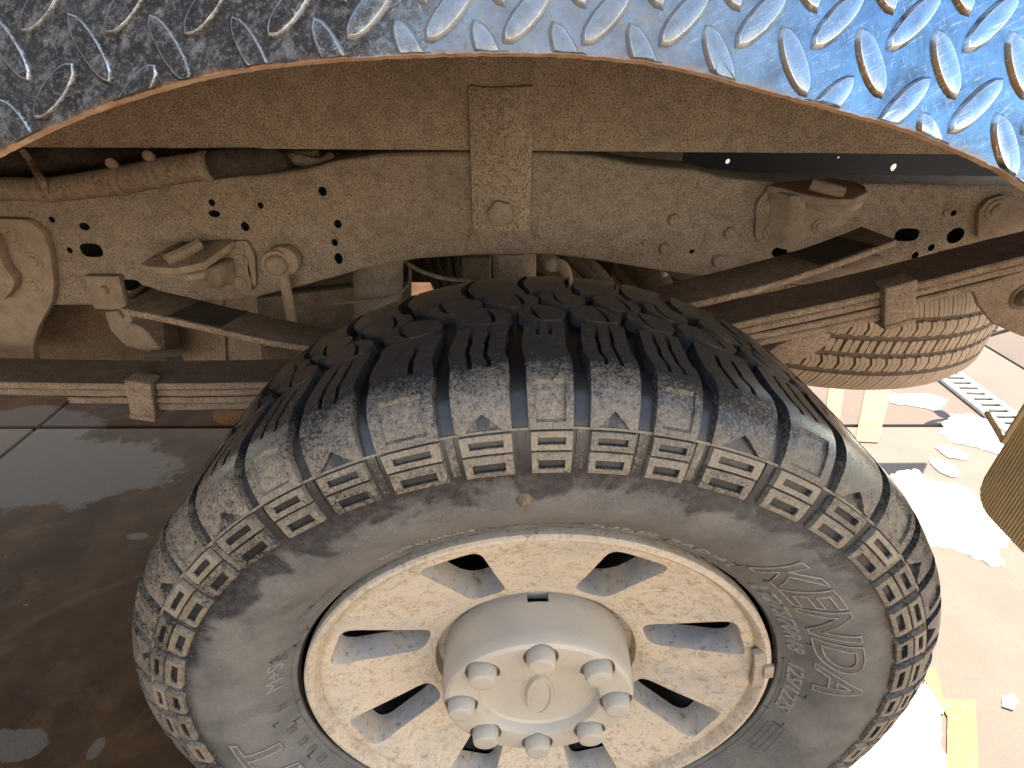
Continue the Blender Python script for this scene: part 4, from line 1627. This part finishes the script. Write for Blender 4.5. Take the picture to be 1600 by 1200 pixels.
# ---------------------------------------------------------------- front spring hanger (left edge of the photo)
hg = empty('spring_hanger', P(20, 450, .38), truck)
pix_solid('hanger_plate', rounded([(-140, 340), (40, 343), (66, 362), (78, 395), (84, 440), (82, 470), (60, 510), (50, 545), (56, 575), (-140, 575)], 8), .400, .012, M['bracket'], hg, .004)
pix_solid('hanger_edge', rounded([(-140, 470), (4, 470), (20, 452), (22, 436), (6, 418), (-10, 370), (-140, 360)], 6), .384, .017, M['bracket'], hg, .004)
for (a, b) in ((19, 370), (52, 446), (52, 408)):
    disc_bolt('rivet', P(a, b, .400), (0, -1, 0), .0085, .0035, M['bracket'], hg, 18, (.0125, .0012), .0007, 0, True)
# small bracket and clip right of the hanger
pix_solid('tab_bracket', rounded([(130, 432), (184, 432), (190, 452), (197, 478), (190, 486), (146, 482), (140, 460)], 2), .400, .010, M['bracket'], truck, .002)
disc_bolt('tab_bolt', P(164, 452, .400), (0, -1, 0), .0065, .006, M['bracket'], truck, 14, None, .001, 0, True)
pix_solid('clip_bracket', rounded([(163, 488), (182, 486), (196, 502), (222, 512), (251, 545), (242, 552), (196, 541), (172, 516)], 2), .392, .008, M['bracket'], truck, .002)
disc_bolt('clip_bolt', P(206, 494, .392), (0, -1, 0), .006, .010, M['bracket'], truck, 12, None, .001)
bm = bmesh.new()
box(bm, P(256, 553, .385) + Vector((0, 0, 0)), (.044, .02, .006))
box(bm, P(277, 560, .385), (.006, .02, .020))
sharp_bevel(bm, .0015)
from_bm('spring_clip', bm, M['bracket'], truck, True, 40)

# dark undercarriage pieces behind the left side
pix_solid('tank_skid', [(-160, 466), (190, 466), (252, 470), (262, 590), (-160, 590)], .50, .05, M['under'], truck, .004)
pix_solid('tank_wall', rounded([(258, 468), (420, 462), (560, 440), (560, 590), (258, 590)], 4), .60, .25, M['sill'], truck, .01)
pix_solid('tank_band', [(340, 470), (348, 470), (355, 590), (349, 590)], .592, .01, M['bracket'], truck, .001)
pix_solid('tank_strap', [(262, 480), (268, 480), (279, 590), (273, 590)], .592, .008, M['bracket'], truck, .001)
pix_solid('tank_end', [(400, 466), (640, 440), (640, 590), (410, 590)], .57, .03, M['under'], truck, .004)

# shock body, bump stop, pipes and wires behind the tyre crown
bm = tube([P(592, 380, .545), P(590, 470, .56), P(588, 560, .58)], .041, 28)
from_bm('shock_absorber', bm, M['frame'], truck, True, 50)
bm = tube([P(592, 470, .55), P(591, 476, .55)], .0425, 28)
tubeo('thin_wire', [P(520, 474, .50), P(600, 466, .50), P(636, 448, .52), P(640, 420, .56), P(632, 405, .58)], .0022, M['hose'], truck, 8)
tubeo('brake_wire', [P(634, 410, .56), P(660, 425, .54), P(700, 436, .54), P(735, 438, .54)], .0035, M['hose'], truck, 8)
bm = tube([P(803, 385, .47), P(804, 432, .475), P(806, 470, .48)], .033, 28)
from_bm('bump_stop', bm, M['frame'], truck, True, 50)
for k in range(5):
    p0 = P(662 + k * 17, 400, .72)
    tubeo('cooling_fin', [p0, P(672 + k * 15, 425, .70), P(690 + k * 13, 462, .68)], .009, M['darkhose'], truck, 6, 4)
boxo('axle_bracket', P(745, 425, .60), (.05, .05, .07), M['under'], truck, .004)
tubeo('brake_line', [P(850, 400, .53), P(866, 412, .52), P(880, 420, .52), P(888, 450, .52)], .011, M['bracket'], truck, 10)
bm = bmesh.new()
bmesh.ops.create_icosphere(bm, subdivisions=2, radius=.016, matrix=Matrix.Translation(P(862, 413, .52)) @ Matrix.Diagonal((1, .8, .8, 1)))
from_bm('valve_body', bm, M['lightdirt'], truck, True)
tubeo('brake_hose', [P(880, 396, .55), P(905, 415, .55), P(930, 445, .55)], .010, M['darkhose'], truck, 10)
tubeo('exhaust_pipe', [P(900, 404, .62), P(930, 425, .60), P(970, 470, .58)], .014, M['under'], truck, 14)
tubeo('shock_rod', [P(985, 400, .66), P(1015, 430, .62), P(1040, 480, .58)], .030, M['under'], truck, 20)
tubeo('shock_label_rod', [P(1036, 425, .60), P(1022, 450, .59)], .010, M['lightdirt'], truck, 12)
bm = tube([Vector((0, .12, WZ)), Vector((0, 1.6, WZ))], .055, 28)
from_bm('axle_tube', bm, M['under'], truck, True, 50)
bm = bmesh.new()
bmesh.ops.create_uvsphere(bm, u_segments=32, v_segments=20, radius=.19, matrix=Matrix.Translation((-.02, .84, WZ)) @ Matrix.Diagonal((1, .75, 1, 1)))
from_bm('differential', bm, M['under'], truck, True)

# ---------------------------------------------------------------- hoses over the rail at upper left
pts = [P(-120, 312, .395), P(0, 296, .395), P(80, 296, .395), P(180, 283, .395), P(260, 268, .395), P(330, 258, .395)]
tubeo('filler_hose', pts, [.014, .014, .0145, .0165, .0165, .0165], M['hose'], truck, 18)
tubeo('vent_hose', [P(318, 261, .398), P(350, 256, .40), P(400, 252, .41), P(430, 252, .43), P(452, 268, .46)], [.0165, .0165, .0155, .0145, .013], M['darkhose'], truck, 18)
tubeo('fuel_hose', [P(-120, 254, .46), P(0, 254, .46), P(70, 253, .46), P(120, 250, .46), P(170, 254, .47), P(260, 246, .50), P(380, 240, .52)], [.021, .021, .0195, .020, .020, .017, .015], M['darkhose'], truck, 18)
for (a, b, yy, rr_) in ((190, 282, .395, .0178), (246, 271, .395, .018), (322, 260, .396, .018), (68, 296, .395, .0158)):
    c_ = P(a, b, yy)
    d_ = (P(a + 8, b - 1.3, yy) - c_).normalized()
    bm = tube([c_ - d_ * .0035, c_ + d_ * .0035], rr_, 20)
    o = from_bm('hose_clamp', bm, M['bracket'], truck, True, 40)
    if a in (190, 246):
        disc_bolt('clamp_screw', c_ + Vector((0, -.004, rr_ + .001)), (.1, -.9, .45), .0062, .009, M['bracket'], truck, 10, None, .001)
tubeo('cable_tie', [P(36, 236, .43), P(50, 256, .42), P(60, 274, .39), P(68, 286, .379), P(70, 300, .378)], .004, M['hose'], truck, 8)
tubeo('wire_loom', [P(440, 244, .47), P(470, 250, .45), P(500, 256, .45), P(520, 246, .46)], .008, M['hose'], truck, 10)
boxo('loom_block', P(470, 246, .48), (.045, .03, .02), M['bracket'], truck, .003)

# ---------------------------------------------------------------- rear hanger at the right edge
pix_solid('hanger_boss', rounded([(1528, 372), (1530, 330), (1545, 312), (1570, 304), (1596, 316), (1640, 330), (1640, 400)], 5), .4045, .008, M['bracket'], truck, .002)
disc_bolt('hanger_rivet', P(1556, 328, .404), (0, -1, 0), .0095, .004, M['bracket'], truck, 18, (.014, .0015), .001, 0, True)
shk = [P(1518, 447, .40), P(1600, 424, .40), P(1700, 400, .40), P(1700, 540, .40), P(1600, 527, .40), P(1553, 507, .40), P(1530, 478, .40)]
solid('shackle_plate', shk, (0, .01, 0), M['spring'], truck, .003)
disc_bolt('shackle_bolt', P(1600, 463, .40), (0, -1, 0), .016, .012, M['springtop'], truck, 12, (.021, .002), .002, 0, True)
boxo('rail_clip', P(1345, 408, .405), (.05, .012, .018), M['bracket'], truck, .002)
solid('rail_gusset', [P(1240, 428, .405), P(1330, 408, .405), P(1352, 420, .405), P(1300, 437, .405), P(1240, 440, .405)], (0, .02, 0), M['bracket'], truck, .002)

# ---------------------------------------------------------------- mud flap
fx = .75
fi = P(0, 0, 0)


def atX(px, py, X):
    d = ray(px, py)
    return Vector(CAM) + d * ((X - CAM[0]) / d.x)


mf = empty('mud_flap', (fx, .2, .5), truck)
c0 = atX(1508, 778, fx)
y_in, z_b = c0.y, c0.z
y_out = .0
nrib = 62
bm = bmesh.new()
zt = .66
prev = None
rings = []
NS = nrib * 4
for k in range(NS + 1):
    yy = y_out + (y_in - y_out) * k / NS
    ph = (k % 4)
    dx = (-.0013, -.0013, .0, .0)[ph]
    dist = y_in - yy
    rad = .045
    zb = z_b
    if dist < rad:
        zb = z_b + rad - math.sqrt(max(0, rad * rad - (rad - dist) ** 2))
    bow = .012 * ((yy - .17) / .17) ** 2
    rings.append([bm.verts.new((fx + dx + bow, yy, zb)), bm.verts.new((fx + dx + bow, yy, zt)), bm.verts.new((fx + .009 + bow, yy, zt)), bm.verts.new((fx + .009 + bow, yy, zb))])
for r0_, r1_ in zip(rings, rings[1:]):
    for q in range(4):
        bm.faces.new((r0_[q], r0_[(q + 1) % 4], r1_[(q + 1) % 4], r1_[q]))
bm.faces.new(rings[0])
bm.faces.new(rings[-1][::-1])
o = from_bm('ribbed_sheet', bm, M['flap'], mf)
o['label'] = 'tan dusty rubber flap sheet with fine upright ribs'
e0 = atX(1545, 650, fx - .012)
e1 = atX(1568, 690, fx - .012)
e2 = Vector((e1.x, e1.y - .004, zt + .03))
bm = tube(smooth_path([e0 + Vector((0, .004, .004)), e0, e1 + (e0 - e1) * .15, e1, e1 + (e2 - e1) * .12, e2], 5), .0042, 10)
from_bm('holder_rod', bm, M['flap'], mf, True)

# ================================================================== spare wheel, slung flat under the bed
SX, SYc, SZ0 = .640, .90, .455
spare = empty('spare_tyre', (SX, SYc, SZ0))
tag(spare, 'tan dust covered spare tyre hanging flat beneath the truck bed behind the leaf spring', 'spare tyre')
SRp = [(.235, .018), (.30, -.002), (.345, .000), (.375, .010), (.392, .028), (.3965, .045), (.398, .09), (.3985, .117), (.398, .145), (.3965, .19), (.392, .207), (.375, .225), (.345, .235), (.30, .237), (.235, .217)]
sp_path = smooth_path([(r_, z_, 0) for r_, z_ in SRp], 6)
sr = np.array([p.x for p in sp_path])
sz = np.array([p.y for p in sp_path])
ss_ = np.concatenate([[0], np.cumsum(np.hypot(np.diff(sr), np.diff(sz)))])
bm = bmesh.new()
n = 180
rings = []
for r_, z_ in zip(sr, sz):
    rings.append([bm.verts.new((SX + r_ * math.cos(2 * PI * k / n), SYc + r_ * math.sin(2 * PI * k / n), SZ0 + z_)) for k in range(n)])
rings.append([bm.verts.new((SX + .225 * math.cos(2 * PI * k / n), SYc + .225 * math.sin(2 * PI * k / n), SZ0 + .12)) for k in range(n)])
for r0_, r1_ in zip(rings, rings[1:] + rings[:1]):
    for k in range(n):
        bm.faces.new((r0_[k], r0_[(k + 1) % n], r1_[(k + 1) % n], r1_[k]))
for f in bm.faces:
    cz = f.calc_center_median()
    rr_ = math.hypot(cz.x - SX, cz.y - SYc)
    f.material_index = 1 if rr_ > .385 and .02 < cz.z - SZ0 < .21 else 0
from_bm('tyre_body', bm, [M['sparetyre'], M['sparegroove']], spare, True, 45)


def spare_rad(zz):
    i0, i1 = int(np.argmax(sr > .37)), len(sr) - int(np.argmax(sr[::-1] > .37)) - 1
    return float(np.interp(zz, sz[i0:i1], sr[i0:i1]))


def spare_block(bm, a0, a1, z0, z1, skew, h, hexy=0.0, notch=0.0):
    NU, NV = 5, 5
    top, bot = [], []
    for j in range(NV):
        v_ = j / (NV - 1)
        zz = z0 + (z1 - z0) * v_
        wd = (a1 - a0) / 2 * (1 - hexy * abs(2 * v_ - 1))
        ac = (a0 + a1) / 2 + skew * (v_ - .5) + notch * (1 - abs(2 * v_ - 1))
        rowt, rowb = [], []
        for i_ in range(NU):
            a = ac - wd + 2 * wd * i_ / (NU - 1)
            r_ = spare_rad(zz)
            rowt.append(bm.verts.new((SX + (r_ + h) * math.cos(a), SYc + (r_ + h) * math.sin(a), SZ0 + zz)))
            rowb.append((i_, j, a, zz, r_))
        top.append(rowt)
    for j in range(NV - 1):
        for i_ in range(NU - 1):
            bm.faces.new((top[j][i_], top[j][i_ + 1], top[j + 1][i_ + 1], top[j + 1][i_]))
    edge = [top[0][i_] for i_ in range(NU)] + [top[j][-1] for j in range(1, NV)] + [top[-1][i_] for i_ in range(NU - 2, -1, -1)] + [top[j][0] for j in range(NV - 2, 0, -1)]
    low = []
    for v in edge:
        d = Vector((v.co.x - SX, v.co.y - SYc, 0)).normalized()
        low.append(bm.verts.new(v.co - d * (h + .002)))
    for k in range(len(edge)):
        bm.faces.new((edge[k], low[k], low[(k + 1) % len(edge)], edge[(k + 1) % len(edge)]))


bands = [(.018, .055, 'sh'), (.063, .092, 'blk'), (.100, .124, 'cen'), (.132, .161, 'blk'), (.169, .207, 'sh')]
# five ribs of blocks; every sipe is an open cut between neighbouring slices
for z0, z1, kind in bands:
    bm = bmesh.new()
    NB = 92
    for k in range(NB):
        a0, a1 = 2 * PI * k / NB, 2 * PI * (k + 1) / NB
        pitch = a1 - a0
        if math.sin((a0 + a1) / 2) > .55:
            continue
        if kind == 'sh':
            for q in range(3):
                b0 = a0 + pitch * (q + .04) / 3
                b1 = a0 + pitch * (q + .93 - (.12 if q == 2 else 0)) / 3
                spare_block(bm, b0, b1, z0, z1, (.7 if z0 < .1 else -.5) * pitch, .0065, 0)
        elif kind == 'blk':
            for q in range(3):
                b0 = a0 + pitch * (.03 + q * .29)
                b1 = a0 + pitch * (.03 + q * .29 + .262)
                spare_block(bm, b0, b1, z0 + .002 * (q != 1), z1 - .002 * (q != 1), 0, .0065, .0, .16 * pitch)
        else:
            for q in range(2):
                b0 = a0 + pitch * (.05 + q * .43)
                b1 = a0 + pitch * (.05 + q * .43 + .40)
                spare_block(bm, b0, b1, z0, z1, .12 * pitch, .0065, .22, 0)
    from_bm('tread_rib', bm, M['sparetyre'], spare)
bm = lathe_y([(.0, 0), (.1, 0), (.2, .02), (.236, .0), (.236, .02), (.2, .04), (0, .03)], 0, 0, 64)
bmesh.ops.transform(bm, matrix=Matrix.Translation((SX, SYc, SZ0 + .06)) @ Matrix.Rotation(R(90), 4, 'X'), verts=bm.verts)
from_bm('steel_rim', bm, M['under'], spare, True, 40)

# bits beyond the truck's tail
tubeo('trailer_wire', [P(1560, 520, 1.25), P(1535, 512, 1.25), P(1518, 524, 1.22), P(1530, 528, 1.22), P(1600, 508, 1.22)], .006, M['darkhose'], truck, 8)
boxo('hitch_bracket', P(1540, 512, 1.28), (.05, .04, .02), M['hose'], truck, .003, Matrix.Rotation(R(-35), 3, 'Y'))
